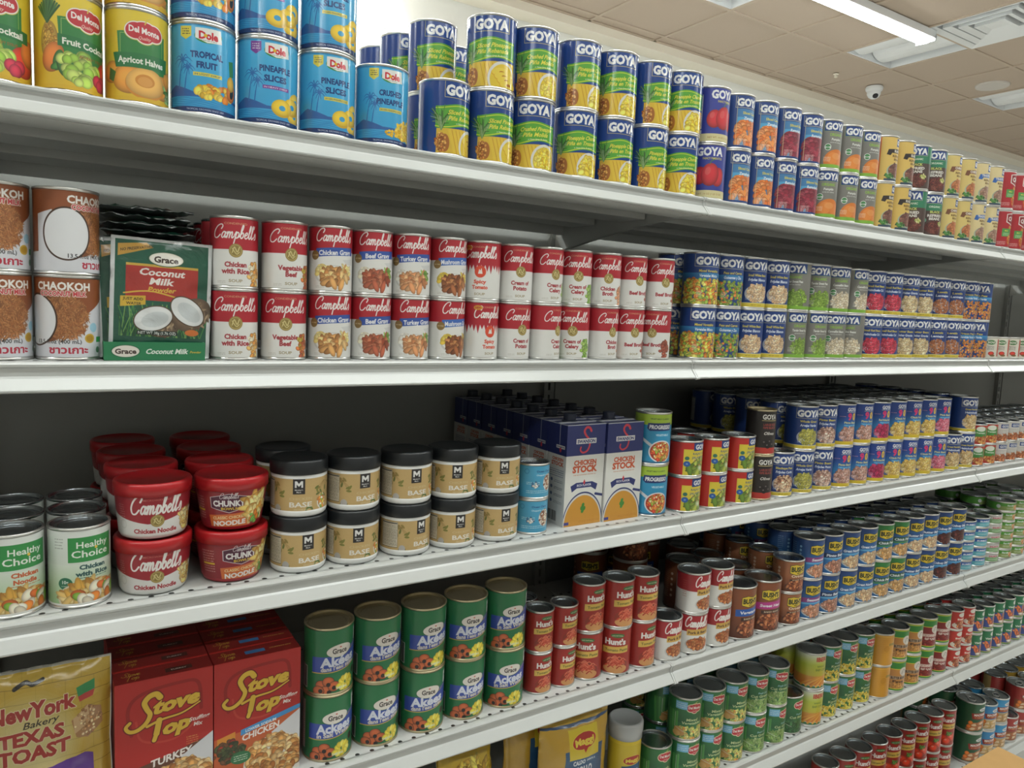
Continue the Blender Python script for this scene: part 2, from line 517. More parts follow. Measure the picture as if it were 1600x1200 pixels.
def goya_organic(t1, t2, cols, size=3.2, el=1.3, smooth=False):
    def f(c):
        H = c.h
        c.rect(-c.w / 2, 0, c.w / 2, H, '#7d7b74')
        c.noise_tex(.06)
        c.facts(-c.w / 2 + 14, 18, 30, H - 34)
        goya_box(c, 3, 58, 17, NAVY, '#8ab04a')
        c.text('ORGANIC', 0, H * .29, 6.5, '#8fbf3f', .03, 0, 36)
        c.text(t1, 0, H * .39, 5.2, '#f0f0ea', .03, .08, min(42, len(t1) * 3.6)); c.text(t2, 0, H * .455, 3, '#e0e0da', .01, 0, min(30, len(t2) * 2))
        c.ell(-20, H * .56, 7.5, 7.5, '#f2f2ee'); c.ell(-20, H * .56, 6.3, 6.3, '#3f8a4a'); c.rect(-26, H * .55, -14, H * .58, '#f2f2ee'); c.text('USDA', -20, H * .565, 2.2, '#2f6a3a', .03)
        if smooth:
            c.ell(6, H * .86, 34, H * .26, '#e07a2c'); c.ell(-6, H * .80, 14, H * .13, '#ee8c3a'); c.ell(18, H * .82, 13, H * .12, '#e8843a'); c.ell(4, H * .75, 12, H * .07, '#f09a50')
        else:
            c.food(6, H * .76, 28, H * .19, 170, size, cols, el, 5, .9, 2.2)
        c.fine(-28, H * .78, -12, 4, '#f5efe4', 2.6, 1.1, 3)
        c.rect(-c.w / 2, H * .93, c.w / 2, H, '#84bb3a')
    return f

def goya90(t1, t2, cols, size=3.4):
    def f(c):
        H = c.h
        c.rect(-c.w / 2, 0, c.w / 2, H, '#1c3f92')
        c.vgrad(H * .28, H * .62, '#1c3f92', '#2a86c4'); c.vgrad(H * .62, H * .92, '#2a86c4', '#1c3f92')
        c.facts(-c.w / 2 + 10, 14, 28, H - 34)
        c.text('GOYA', 4, H * .10, 9, '#f4f4f2', .045, 0, 30); c.rect(-12, H * .165, 20, H * .175, '#d8d8c8')
        c.text('9', -3, H * .28, 17, '#e0326a', .05, 0, 12); c.text('0', 12, H * .28, 17, '#f0c030', .05, 0, 12); c.text('LOW SODIUM', -22, H * .28, 2.2, '#f0a0a8', .02, 0, 15)
        c.text(t1, 3, H * .435, 5, '#efe08a', .03, 0, min(40, len(t1) * 4)); c.text(t2, 3, H * .505, 3.8, '#7fd0f0', .03, 0, min(40, len(t2) * 3))
        c.ell(2, H * .76, 32, H * .17, '#6a6fa0')
        c.food(4, H * .74, 29, H * .19, 170, size, cols, 1.3, 4, .9, 2.2)
        c.fine(-26, H * .78, -14, 5, '#e6e2f0', 2.6, 1.1, 3)
        c.rect(-c.w / 2, H * .915, c.w / 2, H, '#e2c22e')
    return f

def pineapple(t1, t2, kind):
    def f(c):
        H = c.h
        c.rect(-c.w / 2, 0, c.w / 2, H, '#1c3f8a')
        c.facts(c.w / 2 - 60, 20, 30, H - 40); c.code(-c.w / 2 + 8, 30, 24, 30)
        top = [(-46 + i * 4.0, H * .33 + 2.2 * math.sin(i * .32 + 1.2) - i * .12) for i in range(24)]
        bot = [(x, y + H * .30 + 3 * math.sin(i * .25)) for i, (x, y) in enumerate(top)]
        c.poly(top + bot[::-1], '#58a838'); c.line([(x, y + 3) for x, y in top], 1.3, '#c8dc3c'); c.line([(x, y - 2.5) for x, y in bot], 1.3, '#d8e03c')
        c.poly([(-44, H * .66), (48, H * .63), (48, H), (-44, H)], '#e0b83a')
        for i in range(5): c.line([(-22 + i * 7, H * .68), (-12 + i * 7, H)], 5, '#e8c23c'); c.line([(-18 + i * 7, H * .68), (-8 + i * 7, H)], .7, '#b5761e')
        for i in range(3): c.ell(-36 + i * 3, H * .86, 8, 14, '#a8642c')
        c.food(-37, H * .85, 9, 15, 60, 2, ['#b87434', '#8f4a22', '#d29848'], 1, 2)
        r = random.Random(4)
        for i in range(42):
            a = r.uniform(-1.2, 1.1); L = r.uniform(14, 40)
            c.line([(-36, H * .68), (-36 + L * .55 * math.sin(a) * .6, H * .68 - L * .6), (-36 + L * math.sin(a) * .75, H * .68 - L * math.cos(a * .8))], 1.9, r.choice(['#4f7f3a', '#7a9c5a', '#35602c', '#8fae78']), .3)
        c.ell(22, H * .88, 27, H * .25, '#e6e4da'); c.ell(23, H * .89, 24, H * .22, '#e9c838')
        if kind == 's':
            for q in range(4): c.ell(20 + q * 5, H * .80 + q * 6, 19, 7.5, '#dca92a'); c.ell(20 + q * 5, H * .79 + q * 6, 18, 7, '#f2d348'); c.ell(20 + q * 5, H * .79 + q * 6, 5, 2.2, '#a8611c')
        elif kind == 'c':
            c.food(23, H * .88, 21, H * .18, 120, 2.6, ['#f0d040', '#e6bd30', '#f6dc60'], 1.6, 4, .5)
        else:
            c.food(23, H * .88, 21, H * .18, 46, 4.6, ['#f0d040', '#e6bd30', '#f6dc60'], 1.4, 4, .6)
        goya_box(c, 4, 60, 18, '#1c3f8a', '#e2d06a')
        c.text(t1, 6, H * .41, 7, '#eee04a', .025, .35, min(62, len(t1) * 4.3), slope=.06); c.text(t2, 4, H * .495, 7, '#eee04a', .025, .35, min(56, len(t2) * 4.3), slope=.06)
        c.text('in Heavy Syrup, En Almíbar', 8, H * .565, 2.6, '#f2f4e6', .01, .3, 38, slope=.06)
    return f

def fruit_goya(t1, t2, cols, size, el, seed=4):
    def f(c):
        H = c.h
        c.rect(-c.w / 2, 0, c.w / 2, H, '#1f4285'); c.facts(-c.w / 2 + 14, 14, 30, H - 30)
        c.rect(-28, H * .26, 42, H, '#3f7fb4'); c.rect(-28, H * .42, 42, H * .56, '#4fa9da')
        c.food(7, H * .80, 36, H * .29, 130, size, cols, el, seed, .7, 5, ymax=H * .97)
        goya_box(c, 5, 62, 17)
        c.text(t1, 6, H * .335, 5.2, '#e6d24a', .03, 0, min(46, len(t1) * 3.8)); c.text(t2, 6, H * .435, 6, '#eef2f6', .03, .15, min(50, len(t2) * 4))
        c.fine(-25, H * .84, -5, 5, '#f6e6dc', 2.8, 1.3, 3)
        c.line([(-29, 4), (-29, H)], .8, '#e6dca0'); c.rect(-c.w / 2, H * .965, c.w / 2, H, '#1f4285')
    return f

def pimiento(c):
    H = c.h; c.rect(-c.w / 2, 0, c.w / 2, H, '#2b3796'); c.facts(-c.w / 2 + 40, 12, 34, H - 36)
    c.rect(-c.w / 2 + 40, H - 22, -c.w / 2 + 74, H - 10, '#dddddd')
    c.text('GOYA', 0, 12, 16, '#f4f4f2', .05, 0, 58); c.text('FANCY PIMIENTOS', 6, 26, 4.4, '#cfc25a', .03, 0, 42)
    for x, y, rx, ry in ((-20, H * .58, 16, 18), (20, H * .60, 15, 19), (2, H * .56, 19, 23)):
        c.ell(x, y, rx, ry, '#c02830', .2, .5); c.ell(x - 5, y - 7, rx * .3, ry * .35, '#e0605a', .3, 0, .7)
    c.line([(0, H * .36), (3, H * .30), (10, H * .27)], 1.6, '#4c7a34')
    c.rect(-c.w / 2, H * .86, c.w / 2, H, '#ddd29a'); c.text('NET WT. 14 OZ (1 LB 12 OZ)', 0, H * .93, 3.6, '#b08a50', .02)

def refried(t1, t2, side, c1, c2, gold='#e3bd60', ban='#2a211f'):
    def f(c):
        H = c.h; c.rect(-c.w / 2, 0, c.w / 2, H, gold); c.rect(-46, 0, -34, H, side); c.facts(-c.w / 2 + 10, 14, 28, H - 30)
        c.rect(8, 2, 44, 22, NAVY); c.frame(8, 2, 44, 22, '#d8d090', .7); c.text('GOYA', 26, 12, 10, '#f2f2f0', .045, 0, 32)
        c.poly([(-20, H * .40), (-16, H * .28), (30, H * .25), (44, H * .27), (44, H * .36), (-6, H * .36), (-10, H * .42)], ban)
        c.text(t1, 14, H * .31, 6, '#f4f0e6', .04, 0, min(50, len(t1) * 5)); 
        for i, t in enumerate(t2.split('|')): c.text(t, 14, H * (.43 + .075 * i), 5, '#6a4a20', .04, 0, min(40, len(t) * 5))
        c.ell(14, H * .78, 31, H * .19, '#a8b8a0'); c.ell(14, H * .76, 27, H * .165, c1)
        c.food(14, H * .76, 24, H * .14, 60, 3.4, [c1, c2], 1.6, 7, .5)
        c.food(-10, H * .90, 12, 5, 20, 2.4, ['#3f7a34', '#63a04a', '#1f4a2a'], 1.8, 3)
        c.rect(-22, H * .955, 60, H, '#31455a')
    return f

def refried_dark(c):
    H = c.h; c.rect(-c.w / 2, 0, c.w / 2, H, '#4f3c36'); c.rect(-c.w / 2, 0, c.w / 2, H * .40, '#2f7f5a'); c.rect(-c.w / 2, 0, -40, H, '#2f7f8a'); c.facts(-c.w / 2 + 14, 14, 28, H - 30)
    goya_box(c, 3, 60, 17); c.text('ORGANIC', 2, H * .30, 5, '#e8ecd8', .03, 0, 34); c.text('BLACK', 4, H * .43, 6, '#cfd86a', .045, 0, 30); c.text('REFRIED', 4, H * .52, 6.4, '#eeeae2', .045, 0, 42); c.text('BEANS', 4, H * .60, 6.4, '#eeeae2', .045, 0, 32)
    c.ell(6, H * .82, 28, H * .16, '#5f2c26'); c.food(6, H * .82, 26, H * .14, 80, 3.2, ['#6a3028', '#7a4034', '#521f1c'], 1.5); c.ell(-24, H * .64, 6, 6, '#7fc0a0'); c.food(22, H * .72, 8, 5, 16, 2.2, ['#a8b45a', '#d8cc90'], 1.6)

def red_chili(c):
    H = c.h; c.rect(-c.w / 2, 0, c.w / 2, H, '#b5242c'); c.rect(-c.w / 2, 0, c.w / 2, 3, '#d9d9d4'); c.facts(-c.w / 2 + 10, 14, 28, H - 30)
    c.poly([(-4, 10), (24, 6), (46, 14), (46, 38), (20, 42), (-4, 34)], '#eeeae2'); c.poly([(-1, 12), (24, 9), (44, 16), (44, 36), (20, 39), (-1, 32)], '#8d1b22')
    c.text('CHILI', 22, 23, 12, '#f2efe8', .05, 0, 38); c.text('BEAN', 24, H * .46, 7, '#d8a030', .05, .1, 30)
    c.rect(-14, H * .50, 18, H * .72, '#4f9a4a'); c.text('MILD', 0, H * .56, 4, '#e6e25a', .03); c.fine(-10, H * .62, 14, 3, '#d8f0c8', 3, 1.4, 3)
    c.ell(28, H * .80, 24, H * .17, '#d9812c'); c.food(28, H * .80, 20, H * .14, 50, 3.4, ['#c8402a', '#e08a3a', '#a83020'], 1.4)
    c.fine(-26, H * .86, 0, 4, '#f0d6d0', 2.6, 1.2, 5)

def dole(title, sub, kind, tab):
    def f(c):
        H = c.h; c.vgrad(0, H, '#4cb8ea', '#38a2dc'); c.rect(-c.w / 2, 0, c.w / 2, 2, '#2f95cf')
        c.facts(-c.w / 2 + 20, 20, 30, H - 40); c.code(c.w / 2 - 52, 40, 26, 26)
        c.poly([(-60, H * .78), (-42, H * .70), (-26, H * .74), (-10, H * .79), (60, H * .80), (60, H * .83), (-60, H * .83)], '#3163a8')
        for i in range(6): c.line([(-60 + q * 6, H * (.85 + .02 * i) + math.sin(q + i) * .8) for q in range(20)], .8, '#2a7fbe')
        def palm(x, y, h):
            c.line([(x, y), (x + h * .06, y - h * .5), (x + h * .16, y - h)], 1.6, '#2f6fb4', .8)
            for q in range(8):
                a = q * PI / 4 + .2; tx, ty = x + h * .16, y - h
                c.line(spline([(tx, ty), (tx + h * .2 * math.cos(a), ty - h * .16 * math.sin(a) - 2), (tx + h * .38 * math.cos(a), ty - h * .2 * math.sin(a) + 3)], 4), 1.8, '#2f6fb4', .4)
        palm(-36, H * .74, 36); palm(-27, H * .74, 26)
        c.poly([(-33, 3), (-18, 3), (-18, 15), (-25.5, 20), (-33, 15)], tab); c.fine(-31, 6, -20, 3, '#444444' if tab != '#7a3f98' else '#eeeeee', 3, 1.2, 4)
        c.ell(4, 13, 18, 9.5, '#3f8a3a', -.08); c.poly([(-13, 4), (20, 3), (22, 20), (2, 22), (-13, 17)], '#f2f2ee'); c.text('Dole', 4, 12.5, 9.5, '#cf2a38', .045, 0, 25); c.ell(0, 13, 2.2, 2.2, '#e8b82a'); c.fine(-6, 19, 14, 1, '#666666', 2, .8)
        for i, t in enumerate(title): c.text(t, 2, H * (.34 + .115 * i), 8, '#1f3f7a', .045, 0, min(45, len(t) * 5.4))
        c.rect(-16, H * .545, 22, H * .585, '#e3d34a' if tab != '#7a3f98' else '#7a3f98'); c.text(sub, 3, H * .565, 2.2, '#3a5a8a' if tab != '#7a3f98' else '#ffffff', .01, 0, 34)
        if kind == 'rings':
            for x, y in ((44, H * .68), (40, H * .86), (34, H * .76), (16, H * .80)):
                c.ell(x - 4, y, 16, 12, '#d9a92a'); c.ell(x - 4.5, y - 1, 15.2, 11.2, '#efc838', 0, .25); c.ell(x - 4, y - .5, 5, 3.6, '#3c9fd2')
        elif kind == 'crush':
            c.food(34, H * .80, 22, H * .13, 150, 2.6, ['#eec23a', '#e2b02c', '#f4d45a'], 1.4, 5, .4); c.food(10, H * .86, 16, 5, 30, 1.8, ['#eec23a', '#e2b02c'], 1.2, 5, .4)
            c.poly([(44, H * .4), (50, H * .42), (52, H * .9), (44, H * .9)], '#e6ba36')
        else:
            c.food(14, H * .76, 26, 8, 50, 4, ['#e9b93a', '#f0cc50', '#e08030'], 1.2, 5, .5); c.ell(40, H * .70, 10, 13, '#d8782c', .3, .4); c.ell(41, H * .71, 4, 7, '#2a2a20', .3); c.poly([(34, H * .34), (44, H * .32), (46, H * .5), (36, H * .52)], '#3f8a4a'); c.ell(39, H * .6, 8, 10, '#e0b03a', 0, .4)
        c.rect(-c.w / 2, H * .945, c.w / 2, H, '#22366a'); c.text('TROPICAL GROWERS SINCE 1899', 0, H * .972, 2.4, '#d8e0ee', .01)
    return f

def delmonte_badge(c, x, y, k=1.0, rot=0.06):
    for col, g in (('#d9c04a', 1.9), ('#f2efe6', 1.2), ('#c22a34', 0)):
        for dx, dy, rx, ry in ((-10, 0, 10, 8.5), (10, 0, 10, 8.5), (0, 4, 9, 8), (0, -2, 13, 8)):
            c.ell(x + dx * k, y + dy * k, (rx + g) * k, (ry + g) * k, col)
    c.line([(x, y - 8 * k), (x + 2 * k, y - 13 * k), (x + 6 * k, y - 15 * k)], 1.4 * k, '#d9c04a')
    c.text('Del Monte', x, y - 1 * k, 6.4 * k, '#f4f2ec', .035, 0, 33 * k, slope=-rot)
    c.text('Quality', x, y + 7 * k, 3.4 * k, '#e8c8b8', .02, .3, 13 * k)

def dm_fruit(kind):
    def f(c):
        H = c.h; c.vgrad(0, H, '#e8cc34', '#e3b82c'); c.facts(-c.w / 2 + 16, 20, 34, H - 40); c.code(c.w / 2 - 56, 40, 28, 28)
        c.poly([(-28, 26), (34, 24), (34, 84), (-14, 82), (-26, 60)], '#2f7f3c'); c.frame(-24, 28, 30, 60, '#9fc060', .6)
        if kind == 'a':
            for x, y, r_ in ((-36, 76, 16), (-14, 84, 21), (30, 88, 18), (46, 76, 14)): c.ell(x, y, r_, r_ * .85, '#e2953a', 0, .5)
            c.ell(8, 88, 26, 19, '#d98a30'); c.ell(8, 86, 25, 18, '#efb45a', 0, .35); c.ell(6, 84, 12, 8, '#d98c34'); c.ell(6, 85, 9, 6, '#e6a04a')
            c.poly([(-40, 70), (-30, 76), (-34, 88), (-42, 84)], '#3f6f34'); c.food(44, 96, 10, 10, 26, 3, ['#4f8a3a', '#8fb46a', '#b8c890'], 2.4)
            c.poly([(-34, 52), (40, 50), (38, 68), (-30, 70)], '#23703a'); c.text('Apricot Halves', 2, 60, 7.6, '#f2f0e4', .035, 0, 58)
        else:
            c.ell(-38, 56, 11, 24, '#b9923a', 0, .4); c.food(-38, 56, 9, 20, 60, 1.8, ['#c89a3c', '#9c6f28'], 1)
            for i in range(12): c.line([(-40, 34), (-52 + i * 2.4, 4 + abs(i - 6) * 2)], 2.4, ('#3f6f34', '#2c5528')[i % 2], .5)
            c.ell(-34, 74, 13, 18, '#d87a34', .3, .5); c.ell(36, 86, 18, 18, '#d8402c', 0, .5); c.ell(46, 74, 14, 16, '#e07a34', 0, .5)
            c.food(-18, 82, 20, 9, 14, 6, ['#3f7a34'], 1.8); c.food(-6, 84, 25, 16, 34, 6.4, ['#a8c850', '#8fb840', '#c0d46a'], 1.05, 3, .8)
            for x in (20, 30, 25): c.ell(x, 98 - abs(x - 25), 8, 8, '#c03048', 0, .7)
            c.poly([(-28, 46), (44, 50), (44, 64), (-28, 60)], '#23703a'); c.text('Fruit Cocktail', 6, 55, 7.4, '#f2f0e4', .035, 0, 58, slope=-.05); c.text('IN HEAVY SYRUP', 12, 69, 3.6, '#9a5a20', .02, 0, 32)
        c.rect(-c.w / 2, H - 5, c.w / 2, H, '#e0b42a')
        delmonte_badge(c, 6, 24, 1.15)
    return f

def coconut(c):
    H = c.h; c.rect(-c.w / 2, 0, c.w / 2, H, '#8f4a26'); 
    c.poly([(-c.w / 2, H * .78), (-20, H * .74), (40, H * .66), (c.w / 2, H * .8), (c.w / 2, H), (-c.w / 2, H)], '#dcdde4')
    c.poly([(20, H * .5), (60, H * .24), (70, H * .8), (30, H * .8)], '#dcdde4')
    c.poly([(-70, H * .3), (-50, H * .24), (-40, H * .8), (-70, H * .8)], '#dcdde4')
    c.ell(-22, H * .50, 32, 31, '#7a4424'); c.food(2, H * .50, 28, 27, 700, 1.0, ['#a8683a', '#9a5c30', '#b87c48', '#8c5530'], 4.5, 3, .3)
    c.ell(-34, H * .53, 28, 33, '#3a2418'); c.ell(-34, H * .53, 26, 31, '#e9eaee')
    c.text('CHAOKOH', 0, H * .10, 9.5, '#f4f2ee', .04, 0, 66); c.text('COCONUT MILK', 0, H * .195, 6.2, '#c8343c', .035, 0, 56, out='#f0e6dc', ow=.5)
    c.text('13.5 fl.oz (400 mL)', -6, H * .80, 5, '#2c2c30', .015, 0, 54); c.text('ชาวเกาะ', 6, H * .905, 9, '#b8243a', .03, 0, 46)
    c.ell(32, H * .76, 7, 6, '#d0a838'); c.ell(32, H * .76, 5, 4.2, '#b88a20'); c.rect(43, H * .74, 58, H * .81, '#2f9a4a'); c.ell(46, H * .91, 4, 4, '#5a8a6a'); c.ell(57, H * .91, 4, 4, '#2f8a4a'); c.ell(57, H * .91, 2, 2, '#dcdde4')
    c.facts(-c.w / 2 + 4, 10, 26, H * .6, '#b9a48c'); c.ell(38, H * .62, 6, 6, '#9fd0e6')

def camp_top(c, frac=.46, col='#b4202c'):
    H = c.h; c.rect(-c.w / 2, 0, c.w / 2, H, '#eceae6'); c.rect(-c.w / 2, 0, c.w / 2, H * frac, col)

def medal(c, x, y, r):
    c.ell(x, y, r, r, '#9a8444'); c.ell(x, y, r * .86, r * .86, '#b8a25c'); c.ell(x, y, r * .74, r * .74, '#8f7a3c')
    c.line(spline([(x - r * .5, y + r * .3), (x - r * .2, y - r * .5), (x + r * .2, y + r * .2), (x + r * .5, y - r * .5)], 4), r * .16, '#d9c888'); c.line(spline([(x - r * .5, y - r * .3), (x + r * .1, y + r * .5), (x + r * .5, y + r * .2)], 4), r * .14, '#d9c888')

def camp(lines, pic=None, tcol='#a8323a', ridges=False):
    def f(c):
        H = c.h; camp_top(c)
        c.text('CONDENSED', 0, H * .075, 2.9, '#d8a878', .01, 0, 32); script(c, "Campbell's", 0, H * .245, 8.3, 64, '#f4f2ee', th=.2)
        medal(c, 0, H * .475, 9.5)
        y = .68 if len(lines) > 1 else .73
        for i, t in enumerate(lines): c.text(t, 0, H * (y + .10 * i), 6.8, tcol, .045, 0, min(42, len(t) * 4.4))
        c.text('SOUP', 0, H * .925, 4, '#a89a78', .03, 0, 19); c.fine(-26, H * .93, -14, 2, '#b5b0a4', 2, .8)
        c.facts(-c.w / 2 + 14, 48, 30, 38, '#eceae6', '#8a8a86')
        if pic: c.food(30, H * .82, 11, 16, 50, 3.2, pic, 1.3, 3)
        if ridges:
            for i in range(9): c.rect(-c.w / 2, H * .40 + i * 5, c.w / 2, H * .40 + i * 5 + .6, '#cfcdc8', .6)
    return f

def spicy(c):
    H = c.h; camp_top(c, .40)
    for i in range(30):
        x = -c.w / 2 + i * 7; c.poly([(x, H * .395), (x + 3.5, H * (.48 + .04 * (i % 3))), (x + 7, H * .395)], '#b4202c')
    c.text('CONDENSED', 0, H * .075, 2.9, '#d8a878', .01, 0, 32); script(c, "Campbell's", 0, H * .22, 8.8, 60, '#f4f2ee', th=.23)
    c.ell(0, H * .52, 10, 10, '#e0492c'); c.poly([(-4, H * .56), (-2, H * .47), (0, H * .50), (2, H * .45), (4, H * .56)], '#f0e8e0')
    c.text('Spicy', 0, H * .70, 6, '#dd4a30', .045, 0, 22); c.text('Tomato', 0, H * .80, 6, '#dd4a30', .045, 0, 28); c.text('SOUP', 0, H * .925, 4, '#a89a78', .03, 0, 19)
    c.ell(-24, 8, 8, 4, '#d9962c'); c.text('NEW', -24, 8, 3, '#a82020', .03)

def gravy(name, cols, side, ban='#2f4fa2'):
    def f(c):
        H = c.h; camp_top(c, .37)
        script(c, "Campbell's", 2, H * .165, 8.4, 58, '#f4f2ee', th=.2)
        c.poly([(-28, H * .33), (0, H * .31), (36, H * .29), (36, H * .42), (0, H * .44), (-28, H * .47)], ban); c.text(name, 4, H * .385, 7.2, '#f2f2f4', .035, 0, min(54, len(name) * 4.2), slope=.05)
        c.ell(-30, H * .44, 7, 7, '#8a6a34'); c.text('FAT FREE', -30, H * .44, 1.8, '#e8d8b0', .02, 0, 10)
        c.facts(-c.w / 2 + 14, 44, 28, 40, '#eceae6', '#8a8a86')
        c.ell(2, H * .76, 31, H * .17, '#d4d4d0'); c.ell(2, H * .75, 28, H * .145, '#f2f1ec')
        c.food(-14, H * .70, 13, 9, 40, 3.6, side, 1.2, 4, .4); c.food(22, H * .68, 10, 8, 24, 2.4, ['#6f9a3a', '#4f7a2c', '#8fb44a'] if 'Beef' in name or 'Turkey' in name else side, 2.2, 4, .6)
        c.food(4, H * .78, 22, 12, 38, 5, cols, 1.9, 8, .7)
        c.line(spline([(30, H * .50), (20, H * .58), (16, H * .70)], 5), 3.4, cols[0], 2); c.poly([(14, H * .50), (38, H * .47), (38, H * .58), (22, H * .57)], '#d9d9d8')
        c.fine(-28, H * .93, -14, 2, '#b5b0a4', 2, .8)
    return f

def tomato_small(c):
    H = c.h; c.rect(-c.w / 2, 0, c.w / 2, H, '#e9e4d4'); c.rect(-48, 4, -18, H - 4, '#c8402e'); c.rect(26, 4, 56, H - 4, '#c8402e'); c.facts(-c.w / 2 + 6, 8, 22, H - 16)
    c.ell(4, 13, 13, 7, '#3f7a3c'); c.text('BOVI', 4, 13, 6, '#f0ece0', .045, 0, 20); c.fine(-6, 24, 14, 4, '#4a4a44', 3.4, 1.6, 3)
    for x, y in ((6, 46), (-30, 48), (-32, 18), (40, 46)): c.ell(x, y, 9, 6, '#c8382c', 0, .6)
    c.ell(10, 52, 8, 3, '#7a5a2c')

def healthy(lines, tcol, badge):
    def f(c):
        H = c.h; c.vgrad(0, H * .45, '#e6ebe6', '#d8e2d6'); c.vgrad(H * .45, H, '#dce8d8', '#98c488')
        c.rect(-22, 9, 38, 42, '#2f8f44'); c.text('Healthy', 9, 19, 8.4, '#f0f4ec', .02, 0, 42); c.text('Choice', 6, 31, 9.4, '#f0f4ec', .02, 0, 48); c.ell(12, 24.5, 2, 2, '#e8c040')
        for i, t in enumerate(lines): c.text(t, 8, 49 + 9 * i, 6, tcol, .045, 0, min(48, len(t) * 4.8))
        c.fine(-12, 63, 28, 1, tcol, 2, 1); c.fine(-40, 10, -28, 4, '#9aa09a', 4, 1.4, 3)
        if badge: c.ell(-26, 70, 9, 8, '#1f6a48'); c.text('10g', -26, 68, 4.4, '#e8f0e8', .03); c.fine(-31, 73, -21, 1, '#cfe0cf', 2, 1)
        c.ell(8, H * .90, 44, 24, '#d8ccb0'); c.ell(8, H * .90, 41, 22, '#c99a4c')
        c.food(8, H * .88, 36, 18, 60, 5, ['#d9b468', '#c8963c', '#e6cc8c', '#b07a30'], 2.6, 4, .5); c.food(10, H * .84, 34, 14, 16, 6.4, ['#e07a2c', '#e8ddc4', '#7fae3c', '#efe4cc', '#d8682a'], 1.25, 6, .7)
        c.facts(-c.w / 2 + 30, 12, 28, H - 40); c.rect(-c.w / 2, H - 2.5, c.w / 2, H, '#e8e8e4')
    return f

def bowl_soup(c):
    H = c.h; c.rect(-c.w / 2, 0, c.w / 2, H, '#e6e4e0')
    c.poly([(-c.w / 2, 0), (c.w / 2, 0), (c.w / 2, H * .45)] + [(x, H * (.70 - .0022 * abs(x + 10) ** 1.15)) for x in range(60, -100, -8)] + [(-c.w / 2, H * .45)], '#9f1d28')
    c.text('MICROWAVABLE', 0, H * .07, 2.4, '#d08070', .01, 0, 34); script(c, "Campbell's", 0, H * .32, 12, 66, '#f4f2ee', th=.2)
    medal(c, 0, H * .62, 9); c.text('Chicken Noodle', -2, H * .88, 6.4, '#a8242c', .04, 0, 58); c.ell(-48, H * .72, 6, 7, '#d6d4d0'); c.ell(-48, H * .72, 4.5, 5, '#e6e4e0'); c.fine(-54, H * .2, -44, 6, '#d0a098', 3.4, 1, 3)
    c.food(44, H * .70, 13, 13, 40, 4, ['#e8c070', '#d8a048', '#f0dca0'], 1.8)

def bowl_chunky(c):
    H = c.h; c.rect(-c.w / 2, 0, c.w / 2, H, '#8e1a24')
    P = [(-26, 9), (0, 3), (26, 9), (26, 26), (0, 34), (-26, 26)]
    c.poly(P, '#d8d0d4'); c.poly([(x * .95, 18 + (y - 18) * .93) for x, y in P], '#4a1430'); script(c, "Campbell's", 0, 9, 4, 24, '#e8e4e4', th=.18)
    c.text('CHUNKY', 0, 18.5, 9, '#f4f2f0', .05, 0, 44); c.text('BOWLS', 0, 27, 4, '#e6c23a', .04, 0, 22)
    c.poly([(-30, 38), (32, 33), (32, 58), (-28, 60)], '#dc6c2c'); c.text('CLASSIC CHICKEN', 0, 41, 4.6, '#f4dca0', .03, 0, 48, slope=.06); c.text('NOODLE', 0, 50, 7.6, '#f4f2ee', .05, 0, 48, slope=.06)
    c.food(40, 26, 17, 22, 60, 5, ['#e6bc60', '#d8a040', '#f0d890', '#c88a30'], 2.2, 5, .6); c.food(38, 46, 9, 9, 10, 3.4, ['#5f9a3c', '#e08030'], 1.4)
    c.fine(-58, 10, -38, 9, '#d8b0a8', 4.2, 1.4, 3); c.rect(-58, 30, -38, 33, '#e0b830')

def base_jar(c):
    H = c.h; c.rect(-c.w / 2, 0, c.w / 2, H, '#c9a86c'); c.noise_tex(.05)
    r = random.Random(3)
    for x0 in (-96, -40, 44, 100):
        for i in range(9):
            x, y = x0 + r.uniform(-16, 16), r.uniform(3, 30); c.ell(x, y, 4.2, 1.8, r.choice(['#7a7a34', '#5f6a2c', '#8f7a3c']), r.uniform(0, PI)); c.line([(x, y), (x0, 6)], .4, '#8a6a34')
    for x0 in (-34, 16):
        for i in range(5): c.ell(x0 + i * 2 - 4, H - 5 + abs(i - 2) * 1.2, 3.4, 1.5, '#5f6f34', (i - 2) * .5)
    c.rect(-9, 0, 9, 23, '#221f20'); c.poly([(-6, 13), (-6, 3), (-3, 3), (0, 7), (3, 3), (6, 3), (6, 13), (3.4, 13), (3.4, 8), (0, 11.5), (-3.4, 8), (-3.4, 13)], '#f0efec'); c.text('Member\'s', 0, 16.4, 2.4, '#e8e8e4', .02, 0, 12); c.text('Mark', 0, 19.8, 2.2, '#e8e8e4', .02, 0, 7)
    c.text('CHICKEN', 3, 30, 3.6, '#d8bf8c', .01, 0, 34); c.text('BASE', 3, 39, 7.6, '#f0ece2', .025, 0, 34); c.fine(-10, 46, 16, 3, '#e0cfa8', 3, 1.2, 2, 'c')
    c.ell(38, 38, 9, 11, '#e6e2d8'); c.food(38, 38, 7, 9, 24, 2.8, ['#e0883a', '#7f9a3c', '#f0e6d0', '#d8b050'], 1.4)
    c.ell(-34, 46, 5.5, 6, '#b8b4b0'); c.facts(-c.w / 2 + 60, 2, 32, H - 6, '#d9cfb8')

